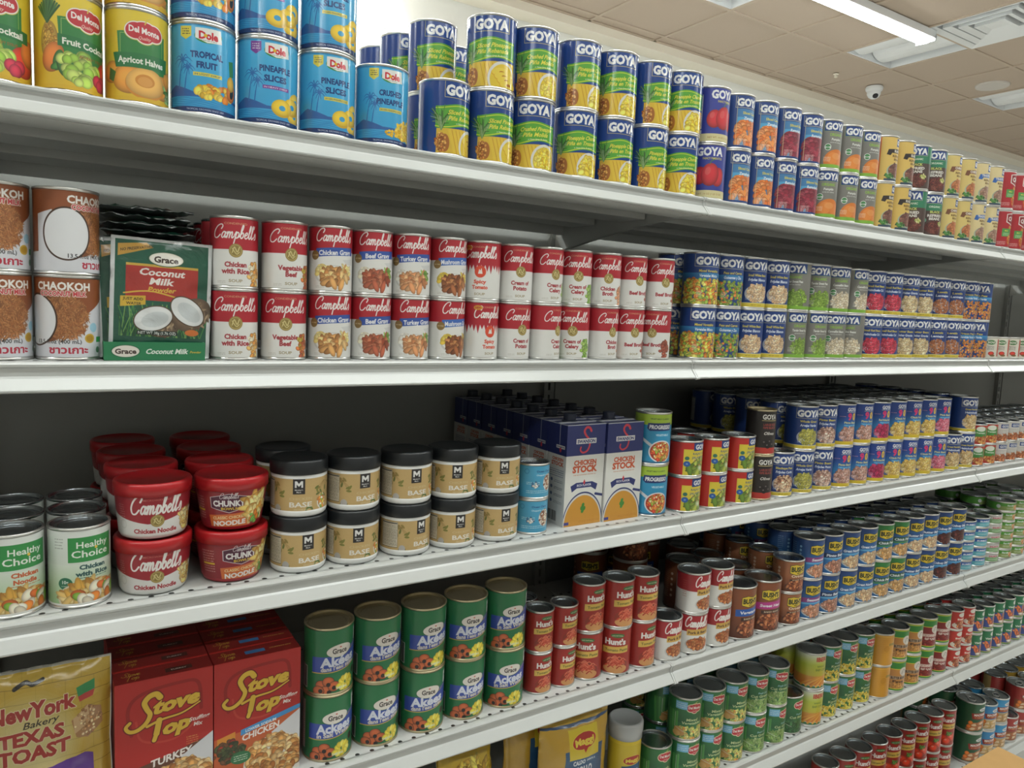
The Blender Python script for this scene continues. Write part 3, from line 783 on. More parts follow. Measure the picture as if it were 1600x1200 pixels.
def blue_clam(c):
    H = c.h; c.rect(-c.w / 2, 0, c.w / 2, H, '#4aa6cf'); c.ell(22, H * .55, 14, 16, '#e8e2da'); c.food(22, H * .55, 12, 14, 60, 2.6, ['#a8765c', '#e8dccc', '#7a4c38', '#d8c4ac'], 1.3)
    c.text('Ocean Clams', 10, 10, 3.8, '#1f4f86', .03, 0, 34); c.text('Chopped in juice', 8, 17, 3, '#e8f4fa', .02, 0, 30); c.fine(-26, 30, 0, 2, '#d8ecf4', 3, 1.2); c.fine(-26, 46, 30, 2, '#d8ecf4', 3.4, 1.2)
    c.ell(-26, 10, 5, 5, '#2f86b4'); c.ell(-26, 10, 3.6, 3.6, '#4aa6cf'); c.food(-10, 36, 8, 5, 12, 2, ['#e8e2da', '#2f5f86'], 1.5)

def veg_soup(c):
    H = c.h; c.rect(-c.w / 2, 0, c.w / 2, H, '#2b94c4'); c.rect(-c.w / 2, 0, c.w / 2, H * .22, '#a8c83a'); c.facts(-c.w / 2 + 12, 12, 30, H - 26)
    c.text('VEGETABLE CLASSICS', 2, 9, 3, '#3f5a2a', .02, 0, 44); c.poly([(-24, 18), (30, 17), (30, 33), (-20, 34), (-26, 29)], '#1f2f6a'); c.text('PROGRESSO', 4, 25.5, 8, '#f2f2f2', .045, .08, 50)
    c.text('VEGETABLE', 8, 42, 4, '#d8eef8', .03, 0, 30); c.line([(-34, 52), (-12, 66)], 6, '#d8dce4'); c.ell(8, H * .76, 28, 23, '#e4e6ea'); c.ell(8, H * .76, 25, 20.5, '#b3341f')
    c.food(8, H * .76, 22, 18, 110, 2.6, ['#e07a30', '#c8402a', '#e8b060', '#8a9a34', '#d84a2c', '#f0d8a0'], 1.6); c.rect(-c.w / 2, H - 3, c.w / 2, H, '#2a6a94')

def chiles(word):
    def f(c):
        H = c.h; c.rect(-c.w / 2, 0, c.w / 2, H, '#c0261f'); c.rect(-22, 14, 50, H, '#e3cb3a'); c.rect(0, 0, 46, 17, NAVY); c.text('GOYA', 23, 8.5, 10, '#f2f2f0', .045, 0, 38); c.facts(-c.w / 2 + 12, 6, 28, H - 12)
        c.vgrad(30, 44, '#e3cb3a', '#d8d8b8', 0, 50); c.text(word, 16, 23, 4.6, '#4a5f7a', .02, 0, min(44, 4.4 * len(word))); c.text('JALAPEÑOS', 18, 31, 5, '#3f5f8a', .02, 0, 44)
        c.food(18, H - 16, 28, 13, 34, 6, ['#7f9a3a', '#5f7f2c', '#a8b44a', '#c08a4a'], 2.1, 4, .6); c.ell(22, H - 14, 9, 6, '#b8c890', .3); c.ell(22, H - 14, 5, 3, '#dfe6c0', .3)
        c.ell(-14, H - 24, 7.5, 6, '#2456a4'); c.text('30', -14, H - 24, 3.4, '#9cc4ee', .03); c.ell(-14, H - 36, 5, 4, '#2c6a5a')
    return f

def olives(c):
    H = c.h; c.rect(-c.w / 2, 0, c.w / 2, H, '#241e1d'); c.rect(-c.w / 2, H * .86, c.w / 2, H, '#c0332a'); c.text('GOYA', 4, 12, 11, '#f0efea', .045, 0, 38); c.rect(-16, 20, 26, 21.2, '#d8c48a')
    c.text('LARGE SIZE', 5, 30, 5, '#a8403c', .03, 0, 34); c.text('RIPE BLACK', 5, 37, 5, '#a8403c', .03, 0, 34); c.text('Olives', 5, 50, 7, '#e8e4dc', .02, .35, 28)
    for x, y in ((-6, 72), (8, 70), (16, 77), (2, 79)): c.ell(x, y, 7, 6, '#1a1414'); c.ell(x - 2, y - 2, 2.4, 1.8, '#6a6060')
    c.rect(34, 10, 37, H * .85, '#9a8650'); c.facts(-c.w / 2 + 10, 14, 26, 60, '#bcae90')

def gg_red(c):
    H = c.h; c.rect(-c.w / 2, 0, c.w / 2, H, '#c23226'); c.poly([(-20, 16), (0, 6), (24, 6), (30, 34), (-20, 34)], '#3f8a3c'); c.ell(4, 10, 15, 8, '#e6ecdc'); c.text('Tomato', 4, 22, 5, '#f2f2ea', .03, 0, 30); c.food(8, H - 12, 26, 9, 34, 3.6, ['#c87a3a', '#b05a2a', '#e0a860'], 1.6); c.facts(-c.w / 2 + 10, 6, 24, H - 12)
def white_small(c):
    H = c.h; c.rect(-c.w / 2, 0, c.w / 2, H, '#dcd8d0'); c.rect(-4, 3, 30, 15, NAVY); c.text('GOYA', 13, 9, 7, '#f2f2f0', .045, 0, 28); c.fine(-20, 20, 26, 4, '#7a7470', 3.6, 1.2); c.food(4, H - 12, 34, 8, 60, 3.4, ['#b0643c', '#c8845a', '#984c2c'], 1.5); c.facts(-c.w / 2 + 10, 6, 24, H - 12)
def blue_small(c):
    H = c.h; c.vgrad(0, H, '#2c5cb8', '#3f9fd8'); c.text('GOYA', 6, 9, 7, '#f2f2f0', .045, 0, 28); c.rect(-20, 18, 30, 26, '#8fcfe8'); c.food(6, H - 12, 30, 8, 40, 3.4, ['#e0a860', '#d08a4a'], 1.5); c.facts(-c.w / 2 + 10, 6, 24, H - 12)

def ackee(t1, t2):
    def f(c):
        H = c.h; c.rect(-c.w / 2, 0, c.w / 2, H, '#1f7040')
        c.poly([(-34, H * .42), (-10, H * .41), (20, H * .33), (44, H * .26), (44, H * .57), (14, H * .64), (-34, H * .67)], '#3149a6')
        c.line(spline([(-34, H * .675), (-8, H * .665), (16, H * .635), (44, H * .565)], 5), 1.4, '#caa24a'); c.line([(22, H * .37), (44, H * .28)], 1.2, '#caa24a')
        c.ell(6, H * .33, 20, 9.5, '#2a5a3a', -.08); c.ell(6, H * .33, 19, 8.8, '#e8e2d8', -.08); c.text('Grace', 6, H * .33, 7.4, '#3a3232', .03, 0, 22); c.ell(7, H * .275, 1.6, .9, '#c84a3a')
        c.text(t1, 5, H * .485, 13, '#dfe4f2', .045, 0, 54, slope=.08); c.text(t2, 5, H * .59, 6, '#e4dccc', .035, 0, 52, slope=.10)
        for x, y in ((-20, 78), (-10, 73), (-14, 86), (-2, 80), (-24, 86)): c.ell(x, y, 8.6, 7.6, '#3a2418'); c.ell(x, y, 8, 7, '#bc5a30', 0, .4)
        for x, y in ((-21, 86), (-10, 77), (-9, 88), (-2, 82)): c.ell(x, y, 3, 3, '#241a18')
        for i in range(16):
            a = i * .6; c.ell(16 + 12 * math.cos(a) * (.4 + .04 * i), 78 + 7 * math.sin(a), 5, 4, ('#e8d43a', '#d8c02c', '#f0e060')[i % 3], a, .3)
        c.ell(33, 66, 5, 5, '#241a18'); c.text('540 mL', 10, H * .93, 3.8, '#dcebdc', .03, 0, 18)
        c.rect(36, 6, 58, 24, '#e4e6e2'); c.text('NF', 46, 15, 7, '#4a4a4a', .01)
        if t1[1] == 'c': c.rect(-66, 8, -44, H - 10, '#d4d8d2'); c.fine(-64, 12, -46, 24, '#5a5a5a', 3.2, 1, 3)
        else: c.fine(-70, 10, -50, 14, '#9fc0a4', 3.2, 1.2, 3); c.code(-62, H * .60, 18, 32)
    return f

def hunts(t, kind):
    def f(c):
        H = c.h; c.rect(-c.w / 2, 0, c.w / 2, H, '#a3261f'); c.fine(-c.w / 2 + 16, 10, -c.w / 2 + 34, int(H / 5), '#e0c8c0', 4, 1.2, 4)
        k = c.w / 213
        c.ell(4 * k, H * .125, 15 * k, 4.5 * k, '#3f6a34'); c.text('100% NATURAL', 4 * k, H * .125, 2.6 * k, '#d8e0b8', .02, 0, 24 * k, arc=1.0); c.text("Hunt's", 0, H * .27, 12 * k, '#f2f0ec', .05, 0, 46 * k)
        c.poly([(-28 * k, H * .40), (30 * k, H * .37), (30 * k, H * .52), (-28 * k, H * .55)], '#dfb650'); c.text(t, 3 * k, H * .46, 5.6 * k, '#4f5a24', .02, 0, min(52, len(t) * 4.2) * k, slope=.04)
        if kind == 'p':
            c.ell(2, H * .80, 28 * k, 17 * k, '#8f2a1c'); c.ell(2, H * .90, 27 * k, 10 * k, '#dc9a5c')
            r = random.Random(2)
            for i in range(40):
                a = r.uniform(0, 6.28); q = r.uniform(.1, 1); x, y = 2 + math.cos(a) * q * 22 * k, H * .76 + math.sin(a) * q * 14 * k
                c.line(spline([(x - 6 * k, y + 2 * k), (x, y - 2.4 * k), (x + 6 * k, y + 1.6 * k)], 4), 2.6 * k, r.choice(['#d8543a', '#c23c28', '#e87858', '#a82c1e']), .8)
        else:
            for x, y, q in ((-14, .80, 15), (16, .78, 17), (0, .88, 14)): c.ell(x * k, H * y, q * k, q * .8 * k, '#cf3a22', 0, .7); c.ell((x - 4) * k, H * y - 4, q * .25 * k, q * .18 * k, '#f09078')
            c.food(4, H * .66, 8, 3, 8, 2.4, ['#3f6a2c', '#5f8a3c'], 2)
    return f

def pork(c):
    H = c.h; camp_top(c, .44, '#a8222a'); script(c, "Campbell's", 6, H * .24, 10.5, 56, '#f4f2ee', th=.23); c.poly([(-18, H * .38), (40, H * .34), (40, H * .52), (-18, H * .54)], '#d9ac50'); c.text('Pork & Beans', 10, H * .45, 6, '#5a3a20', .035, 0, 50, slope=.04)
    c.ell(10, H * .78, 31, H * .19, '#cfcfcc'); c.ell(10, H * .765, 28, H * .16, '#a8562c'); c.food(10, H * .76, 26, H * .145, 120, 3, ['#b86a3a', '#9c4c28', '#d08a54'], 1.6); c.facts(-c.w / 2 + 14, 8, 28, H - 20, '#e0deda', '#8a8a86'); c.fine(-52, 14, -42, 8, '#c0705c', 5, 1.4)

def bush_logo(c, x, y, k=1.0):
    c.poly([(x + a * k, y + b * k) for a, b in ((-22, -9), (-8, -12), (6, -9), (22, -13), (24, 8), (10, 10), (-6, 13), (-22, 9))], '#2a3a1c')
    c.poly([(x + a * k, y + b * k) for a, b in ((-21, -8), (-8, -11), (6, -8), (21, -12), (23, 7), (10, 9), (-6, 12), (-21, 8))], '#e6c534'); c.text("BUSH'S", x, y - .5 * k, 10.5 * k, '#26301c', .05, 0, 38 * k); c.text('BEST', x, y + 8 * k, 2.6 * k, '#3a3a20', .03, 0, 10 * k)

def bush_brown(t, ban, bg='#8a4a2c', dark='#3a2420'):
    def f(c):
        H = c.h; c.rect(-c.w / 2, 0, c.w / 2, H, bg); c.vgrad(H * .45, H, bg, '#5a2c1c'); bush_logo(c, 6, H * .25, .95)
        if ban: c.poly([(-26, H * .42), (38, H * .37), (38, H * .53), (-26, H * .56)], ban); c.text(t, 8, H * .47, 6, '#f2f0f4', .04, .1, min(50, len(t) * 5), slope=.04)
        else: c.text(t, 8, H * .47, 5.6, '#f0dcc0', .035, 0, 38)
        c.poly([(-14, H * .58), (38, H * .545), (38, H * .62), (-14, H * .65)], dark); c.text('BAKED BEANS', 10, H * .60, 3.4, '#e0c8a8', .03, 0, 36, slope=.04)
        c.ell(8, H * .82, 31, H * .16, '#4a2018'); c.food(8, H * .80, 27, H * .145, 100, 3.5, ['#8f4426', '#a85a34', '#6f301c', '#c47a4c'], 1.6)
        for i in range(5): c.ell(-38, H * (.25 + .12 * i), 3, 3, '#d8b8a0')
        c.fine(-60, 12, -46, 16, '#c8a890', 4.4, 1.2)
    return f

def bush_blue(t, ban, cols, green=False):
    def f(c):
        H = c.h; c.vgrad(0, H, '#1f3f7c', '#2f7cc0'); c.vgrad(H * .5, H, '#2f7cc0', '#2468aa')
        if green: c.rect(-24, 0, 50, H * .34, '#2f7f3c')
        bush_logo(c, 6, H * .25, .95); c.poly([(-24, H * .46), (40, H * .42), (40, H * .55), (-24, H * .585)], ban); c.text(t, 8, H * .505, 5.6, '#eef2f8', .04, .1, min(52, len(t) * 4.6), slope=.04)
        c.poly([(-22, H * .59), (40, H * .555), (40, H * .60), (-22, H * .635)], '#5fb0e0' if not green else '#3f8a4c')
        c.ell(10, H * .83, 31, H * .155, '#c4ccd4'); c.ell(10, H * .82, 28, H * .13, cols[0]); c.food(10, H * .80, 27, H * .14, 110, 3.4, cols, 1.6)
        c.rect(-46, 8, -43, H - 10, '#2a5c9c'); c.fine(-60, 10, -48, 18, '#9cc4e8', 4.4, 1.2)
        for i in range(4): c.ell(-36, H * (.2 + .1 * i), 2.6, 2.6, '#8fc0e8')
    return f

def tuna(c1, c2, txt, c3='#e8eef2'):
    def f(c):
        H = c.h; c.rect(-c.w / 2, 0, c.w / 2, H, c1); c.poly([(-30, H * .45), (60, H * .4), (60, H), (-30, H)], c2); c.text(txt, 12, H * .28, 5, c3, .04, .1, 34); c.ell(-30, H * .5, 6, 6, c3); c.fine(-6, H * .62, 36, 2, '#f0f4f0', 3, 1.2)
        if c1 == '#4f9a34': c.food(30, H * .6, 12, 7, 20, 3, ['#d8925a', '#c87a44', '#e8b484'], 2)
    return f

def dm_green(lines, sub, cols, size, el, blue=True, mode=''):
    def f(c):
        H = c.h; c.rect(-c.w / 2, 0, c.w / 2, H, '#256b38'); c.vgrad(0, H * .6, '#2f7a40', '#1c5a30', -30, 44)
        if mode == 'corn': c.rect(-46, 20, -22, H, '#d8c24a'); 
        else:
            for i in range(5): c.line([(-44 + i * 5, H * .34), (-40 + i * 4, H)], 4.4, ('#4f9a4a', '#3f8440')[i % 2], 3)
        delmonte_badge(c, 12, H * .20, .85)
        if blue: c.rect(-28, 4, -4, 20, '#6fb4dc'); c.fine(-26, 7, -6, 3, '#e4f0f8', 4, 1.4)
        if sub: c.text(sub, 14, H * .46, 4, '#a8d8e8', .02, .3, 24)
        for i, t in enumerate(lines): c.text(t, 8, H * (.50 + .085 * i) + (4 if sub else 0), 5.4, '#c8d49a', .03, .1, min(44, len(t) * 5))
        c.food(10, H * .85, 36, H * .16, 120, size, cols, el, 4, .7, 4, ymax=H)
        if mode == 'mix': c.ell(-18, H * .82, 12, 8, '#c8924c', .5); c.ell(-24, H * .88, 8, 6, '#d8a860', .2)
        c.line([(-28, H * .36), (-28, H * .72), (-8, H * .82)], .9, '#c8d8c0'); c.facts(-c.w / 2 + 8, 12, 24, H - 30, '#c8d0c4')
    return f

def iberia(c):
    H = c.h; c.vgrad(0, H * .3, '#dfe3d0', '#b8c43c'); c.vgrad(H * .3, H * .62, '#b8c43c', '#c8b83a'); c.vgrad(H * .62, H * .9, '#d8963a', '#d8702a'); c.rect(-c.w / 2, H * .91, c.w / 2, H * .97, '#2f6f3c'); c.rect(-c.w / 2, H * .97, c.w / 2, H, '#dcdcd8')
    c.text('IBERIA', 14, 11, 11, '#c0282a', .045, 0, 46); c.text('WHOLE', 6, 30, 5, '#5f7a2c', .02, 0, 24); c.text('BABY CORN', 8, 39, 6, '#5f7a2c', .02, 0, 34)
    for i in range(7): c.line(spline([(-44 + i * 13, H * .92), (-26 + i * 12, H * .76), (0 + i * 10, H * .64)], 4), 5.4, ('#e69a3a', '#efb04a')[i % 2], 1.6)
def yellow_plain(c):
    H = c.h; c.rect(-c.w / 2, 0, c.w / 2, H, '#d9982c'); c.rect(-c.w / 2, 0, c.w / 2, 5, '#e0a83c'); c.fine(-10, 14, 16, 8, '#b8761c', 5, 1, 3); c.ell(4, H * .45, 9, 9, '#c88a24'); c.text('STOKELY', 26, H * .3, 6, '#3f6a34', .04, 0, 30)
def label_e(t1, t2, bg, cols, txt):
    def f(c):
        H = c.h; c.rect(-c.w / 2, 0, c.w / 2, H, bg); c.rect(-c.w / 2, 3, c.w / 2, 21, '#2f8a34'); c.rect(-c.w / 2, 0, c.w / 2, 3, '#c8d43c'); c.rect(-c.w / 2, 21, c.w / 2, 23, '#e0d83c')
        c.ell(22, 30, 16, 13, '#e2ddd2', .3); c.line(spline([(14, 36), (20, 24), (28, 28), (24, 34)], 4), 1.6, '#6a625a'); c.rect(-20, H * .50, 34, H * .61, '#b8a890' if 'BUTTER' in t1 else '#c89a94'); c.text(t1, 6, H * .555, 7.4, txt, .045, 0, 46); c.text(t2, 6, H * .68, 7, txt, .045, 0, 36)
        c.food(4, H * .86, 44, H * .11, 90, 3.6, cols, 1.7, 4, .7, 4); c.rect(-c.w / 2, H - 4, c.w / 2, H, '#2f8a34'); c.rect(-c.w / 2, H - 6, c.w / 2, H - 4, '#d8dc3c')
    return f
def e_red(c):
    H = c.h; c.rect(-c.w / 2, 0, c.w / 2, H, '#c2302a'); c.ell(14, 9, 14, 7, '#e8e4da'); c.text('Beans', 12, 22, 5, '#f2e8d8', .04, 0, 30); c.ell(8, H * .78, 26, 11, '#e6e0d4'); c.food(10, H * .76, 20, 10, 30, 4, ['#b05a34', '#c8784c', '#8f3c24'], 1.5)
def sausage(c):
    H = c.h; c.rect(-c.w / 2, 0, c.w / 2, H, '#22764a'); c.ell(24, 10, 12, 7, '#dfe4dc'); c.text('Vienna', 10, 24, 6, '#eef0e8', .04, .1, 32); c.rect(-16, 32, 44, H - 5, '#3a4f9a'); c.food(14, H * .68, 26, 14, 26, 5, ['#c8683c', '#d8845a', '#a84c2c', '#e8dcd0'], 2); c.rect(-16, H - 5, 44, H - 3, '#d8cc4a')

def mack(bg, txt, fish, side='#dcdcd8', low=None):
    def f(c):
        H = c.h; c.rect(-c.w / 2, 0, c.w / 2, H, bg); c.rect(-c.w / 2 + 20, 0, -c.w / 2 + 50, H, '#b89a5c'); c.rect(-c.w / 2 + 50, H * .6, -c.w / 2 + 76, H, side)
        c.ell(26, H * .18, 16, 6, '#e4e6e2', -.08); c.text('Grace', 26, H * .18, 5, '#4a5a8a', .03, 0, 20)
        c.poly([(-14, H * .32), (44, H * .27), (44, H * .52), (-10, H * .52)], '#8f241e'); c.text('MACKEREL', 18, H * .36, 7, '#f2ece2', .045, 0, 48, slope=.05); c.text('IN TOMATO SAUCE', 18, H * .455, 4, '#e8a050', .03, 0, 44)
        if low: c.rect(-30, H * .55, 60, H, low)
        for x, y in ((-2, .72), (22, .66), (16, .82), (-8, .86)): c.ell(x, H * y, 20, 8, fish, -.2, .5); c.ell(x, H * y, 9, 4, '#e6c8a0', -.2)
        for x, y in ((-14, .66), (-18, .80)): c.ell(x, H * y, 7, 7, '#e0762c', 0, .5)
        c.rect(-c.w / 2, H - 4, c.w / 2, H, '#c4c8c6')
    return f

K_B = ['#3a2a26', '#5a3a30']
# name: (words for the label, object name, paint, options)
DES = {
 'dm_cocktail': ('yellow fruit cocktail can with grapes', 'fruit_can', dm_fruit('c'), {}), 'dm_apricot': ('yellow apricot halves can', 'fruit_can', dm_fruit('a'), {}),
 'dole_tropical': ('sky blue tropical fruit can', 'fruit_can', dole(['TROPICAL', 'FRUIT'], 'IN LIGHT SYRUP', 'fruit', '#e3d34a'), dict(rough=.2, coat=.45)),
 'dole_slices': ('sky blue pineapple slices can', 'fruit_can', dole(['PINEAPPLE', 'SLICES'], 'IN HEAVY SYRUP', 'rings', '#7a3f98'), dict(rough=.2, coat=.45)),
 'dole_slices2': ('sky blue pineapple slices can with yellow tag', 'fruit_can', dole(['PINEAPPLE', 'SLICES'], 'IN 100% PINEAPPLE JUICE', 'rings', '#e3d34a'), dict(rough=.2, coat=.45)),
 'dole_crushed': ('sky blue crushed pineapple can', 'fruit_can', dole(['CRUSHED', 'PINEAPPLE'], 'IN 100% PINEAPPLE JUICE', 'crush', '#e3d34a'), dict(rough=.2, coat=.45)),
 'pine_sliced': ('blue and green sliced pineapple can', 'pineapple_can', pineapple('Sliced Pineapple', 'Piña Rebanada', 's'), dict(rough=.2, coat=.5)),
 'pine_crushed': ('blue and green crushed pineapple can', 'pineapple_can', pineapple('Crushed Pineapple', 'Piña Molida', 'c'), dict(rough=.2, coat=.5)),
 'pine_chunks': ('blue and green pineapple chunks can', 'pineapple_can', pineapple('Pineapple Chunks', 'Piña en Trozos', 'k'), dict(rough=.2, coat=.5)),
 'pimiento': ('violet blue red pimiento can', 'vegetable_can', pimiento, {}),
 'carrot': ('blue sliced carrot can', 'vegetable_can', fruit_goya('Sliced Carrots', 'Zanahorias', ['#e8803a', '#dc6c2a', '#f0985a'], 6.5, 1.1), {}),
 'beet': ('blue sliced beet can', 'vegetable_can', fruit_goya('Sliced Beets', 'Remolachas', ['#8f2438', '#7a1c30', '#a03a4a'], 7.5, 1.2), {}),
 'pumpkin': ('grey organic pumpkin can', 'vegetable_can', goya_organic('Pumpkin', 'puree de calabaza', ['#e07a2c'], smooth=True), {}),
 'refried_gold': ('gold and orange refried black bean can', 'refried_bean_can', refried('BLACK', 'REFRIED|BEANS', '#d85a2c', '#6a4038', '#8a5a4c'), {}),
 'refried_teal': ('green and brown black refried bean can', 'refried_bean_can', refried_dark, {}),
 'chipotle': ('gold chipotle refried bean can', 'refried_bean_can', refried('CHIPOTLE', 'REFRIED|BEANS', '#d85a2c', '#c87a4a', '#b0643c', '#e3c878', '#7a4a30'), {}),
 'traditional': ('gold and blue traditional refried bean can', 'refried_bean_can', refried('TRADITIONAL', 'REFRIED|BEANS', '#d85a2c', '#b08a78', '#98705c', '#e6d29a', '#2f5fb0'), {}),
 'red_chili': ('crimson chili bean can', 'chili_can', red_chili, {}),
 'coconut': ('brown and white coconut milk can', 'coconut_milk_can', coconut, {}),
 'c_rice': ('red and white chicken with rice soup can', 'soup_can', camp(['Chicken', 'with Rice'], ['#e8b060', '#f0e0c0', '#d89040']), {}),
 'c_veg': ('red and white vegetable beef soup can', 'soup_can', camp(['Vegetable', 'Beef'], ['#d8783a', '#b8a040', '#a85030']), {}),
 'c_chgravy': ('red and white chicken gravy can', 'gravy_can', gravy('Chicken Gravy', ['#d09858', '#e8c080', '#b87a40'], ['#eedc98', '#e6cc78']), {}),
 'c_bfgravy': ('red and white beef gravy can', 'gravy_can', gravy('Beef Gravy', ['#a8543a', '#8f4028', '#b86a4a'], ['#f0ead8', '#e6dcc0']), {}),
 'c_tkgravy': ('red and white turkey gravy can', 'gravy_can', gravy('Turkey Gravy', ['#cf8c5c', '#b87448', '#e0a878'], ['#f2eee6', '#e8e2d4']), {}),
 'c_mshgravy': ('red and white mushroom gravy can', 'gravy_can', gravy('Mushroom Gravy', ['#9a5a34', '#b87a48', '#7f4426'], ['#e6cc58', '#d8b840'], '#3a66b8'), {}),
 'c_spicy': ('red and white spicy tomato soup can with flames', 'soup_can', spicy, {}),
 'c_potato': ('red and white cream of potato soup can', 'soup_can', camp(['Cream of', 'Potato']), {}),
 'c_celery': ('red and white cream of celery soup can', 'soup_can', camp(['Cream of', 'Celery'], ['#8fb44a', '#a8c868', '#6f9a3a']), {}),
 'c_chbroth': ('red and white chicken broth can', 'soup_can', camp(['Chicken', 'Broth'], ['#d8a078', '#c88860']), {}),
 'c_bfbroth': ('red and white beef broth can', 'soup_can', camp(['Beef Broth'], ['#a85a44', '#8f4434']), {}),
 'mixed_veg': ('blue mixed vegetables can', 'vegetable_can', goya_bean('Mixed Vegetables', 'Vegetales Mixtos', ['#e6883a', '#e0cc4a', '#8fae44', '#dcd068', '#d8742c'], size=4.4, el=1.1, strip=None, band='#2f86c0', mound=False), {}),
 'peas_carrots': ('blue peas and carrots can', 'vegetable_can', goya_bean('Peas and Carrots', 'Guisantes y Zan.', ['#7f9a3c', '#6a8630', '#94ac50', '#e07c3a'], size=3.2, el=1.02, strip=None, band='#2f86c0', mound=False), {}),
 'small_white': ('blue small white beans can', 'bean_can', goya_bean('Small White Beans', 'Frijoles Blancos', ['#d8b48c', '#c8a078', '#e4c8a4'], size=2.9), {}),
 'org_peas': ('grey organic green peas can', 'vegetable_can', goya_organic('Tender Sweet Peas', 'guisantes tiernos', ['#7fa03c', '#6a8c30', '#94b450'], 3.4, 1.02), {}),
 'org_cannellini': ('grey organic cannellini beans can', 'bean_can', goya_organic('Cannellini Beans', 'habichuelas blancas', ['#d8c8ac', '#c8b494', '#e6dac4'], 3.6, 1.7), {}),
 'red_bean': ('blue small red beans can', 'bean_can', goya_bean('Small Red Beans', 'Habichuelas Col.', ['#c02c44', '#a82238', '#d84a5c'], size=3), {}),
 'butter_bean': ('blue butter beans can', 'bean_can', goya_bean('Butter Beans', 'Habas Grandes', ['#d8bc8c', '#c8a878', '#e6d0a8'], size=4.2), {}),
 'lentil': ('blue lentils can', 'bean_can', goya_bean('Lentils', 'Lentejas', ['#a8623c', '#94502e', '#bc7a50'], size=2.2, n=260, el=1.1), {}),
 'pigeon': ('blue pigeon peas can with orange rice', 'bean_can', goya_bean('Pigeon Peas', 'Gandules Verdes', ['#d8843c', '#c87030', '#a8803c', '#e69c54'], size=2.8, el=1.1, strip=None, band='#3f9fd8', mound=False), {}),
 'tomato_small': ('short cream and red tomato can', 'tomato_can', tomato_small, {}),
 'hc_noodle': ('white and green chicken noodle soup can', 'soup_can', healthy(['Chicken', 'Noodle'], '#c8582c', False), {}),
 'hc_rice': ('white and green chicken with rice soup can', 'soup_can', healthy(['Chicken', 'with Rice'], '#1f4a4a', True), {}),
 'blue_clam': ('short sky blue clam can', 'clam_can', blue_clam, dict(rough=.3)), 'veg_soup': ('lime and blue vegetable soup can', 'soup_can', veg_soup, {}),
 'chiles': ('short red and yellow jalapeno can', 'pepper_can', chiles('RAJAS DE'), {}), 'chiles_sliced': ('short red and yellow sliced jalapeno can', 'pepper_can', chiles('SLICED'), {}),
 'olives': ('black ripe olive can with red foot', 'olive_can', olives, dict(lid='gold')),
 'blackeye': ('blue blackeye peas can', 'bean_can', goya_bean('Blackeye Peas', 'Frijoles Carita', ['#d8b08c', '#c89c78', '#7a4c3a', '#e4c4a4'], size=3.4), {}),
 'green_pigeon': ('blue whole green pigeon peas can', 'bean_can', goya_bean('Whole Green', 'Arvejas Verdes', ['#a8a444', '#8f8c38', '#bcb458'], size=3.2, el=1.02), {}),
 'pinto': ('blue pinto beans can', 'bean_can', goya_bean('Pinto Beans', 'Frijoles Pintos', ['#c8a494', '#b48c7c', '#8f6454', '#d8bcac'], size=3.3), {}),
 'p90': ('royal blue low sodium pinto beans can', 'bean_can', goya90('Pinto Beans', 'Habichuelas Pintas', ['#c09080', '#a87464', '#d4aca0']), {}),
 'r90': ('royal blue low sodium red kidney beans can', 'bean_can', goya90('Red Kidney Beans', 'Habichuelas', ['#b02450', '#c83c64', '#942040']), {}),
 'ch90': ('royal blue low sodium chick peas can', 'bean_can', goya90('Chick Peas', 'Garbanzos', ['#e0b860', '#d0a448', '#ecca80'], 3.8), {}),
 'pk90': ('royal blue low sodium pink beans can', 'bean_can', goya90('Pink Beans', 'Habichuelas Rosadas', ['#d86a80', '#c85068', '#e68c9c']), {}),
 'gnorth': ('navy great northern beans can', 'bean_can', goya_bean('Great Northern', 'Habichuelas', ['#d0ac74', '#c09a60', '#dec494'], size=3.6, el=1.8), {}),
 'gg_red': ('short red and green tomato can', 'tomato_can', gg_red, {}), 'white_small': ('short white meat can', 'meat_can', white_small, {}), 'blue_small': ('short blue meat can', 'meat_can', blue_small, {}),
 'ackee_en': ('green Ackees in salt water can', 'ackee_can', big(ackee('Ackees', 'in Salt Water'), 1.16), dict(lid='gold')), 'ackee_fr': ('green can reading Akées', 'ackee_can', big(ackee('Akées', "dans l'eau salée"), 1.16), dict(lid='gold')),
 'paste': ('slim red tomato paste can', 'tomato_can', big(hunts('Tomato Paste', 'p'), 1.14), {}), 'paste_big': ('tall red tomato puree can', 'tomato_can', big(hunts('Tomato Paste', 'p'), 1.14), {}), 'tomato_sauce': ('tall red tomato sauce can', 'tomato_can', big(hunts('Tomato Sauce', 't'), 1.14), {}),
 'pork': ('red and white pork and beans can', 'bean_can', pork, {}), 'bush_veg': ('large brown vegetarian baked bean can', 'bean_can', big(bush_brown('Vegetarian', '#2458b0'), 1.15), {}), 'bush_sweet': ('large brown baked bean can with pink band', 'bean_can', big(bush_brown('Sweet Heat', '#c0388c'), 1.15), {}), 'bush_orig': ('copper brown original baked bean can', 'bean_can', big(bush_brown('Original', None, '#a0603c'), 1.15), {}),
 'b_season': ('blue seasoned pinto bean can with purple band', 'bean_can', big(bush_blue('Seasoned', '#8a3a80', ['#c88a6c', '#b07454', '#daa48a']), 1.15), {}), 'b_pinto': ('blue pinto bean can with navy band', 'bean_can', big(bush_blue('Pinto Beans', '#1c3460', ['#b07860', '#98604c', '#c8947c']), 1.15), {}),
 'b_north': ('blue great northern bean can', 'bean_can', big(bush_blue('Great Northern', '#2f5f9c', ['#d4b088', '#c49c74', '#e2c4a0']), 1.15), {}), 'b_chick': ('blue and green chick pea can', 'bean_can', big(bush_blue('Chick Peas', '#1f4f34', ['#cc9c64', '#b8884e', '#deb482'], True), 1.15), {}),
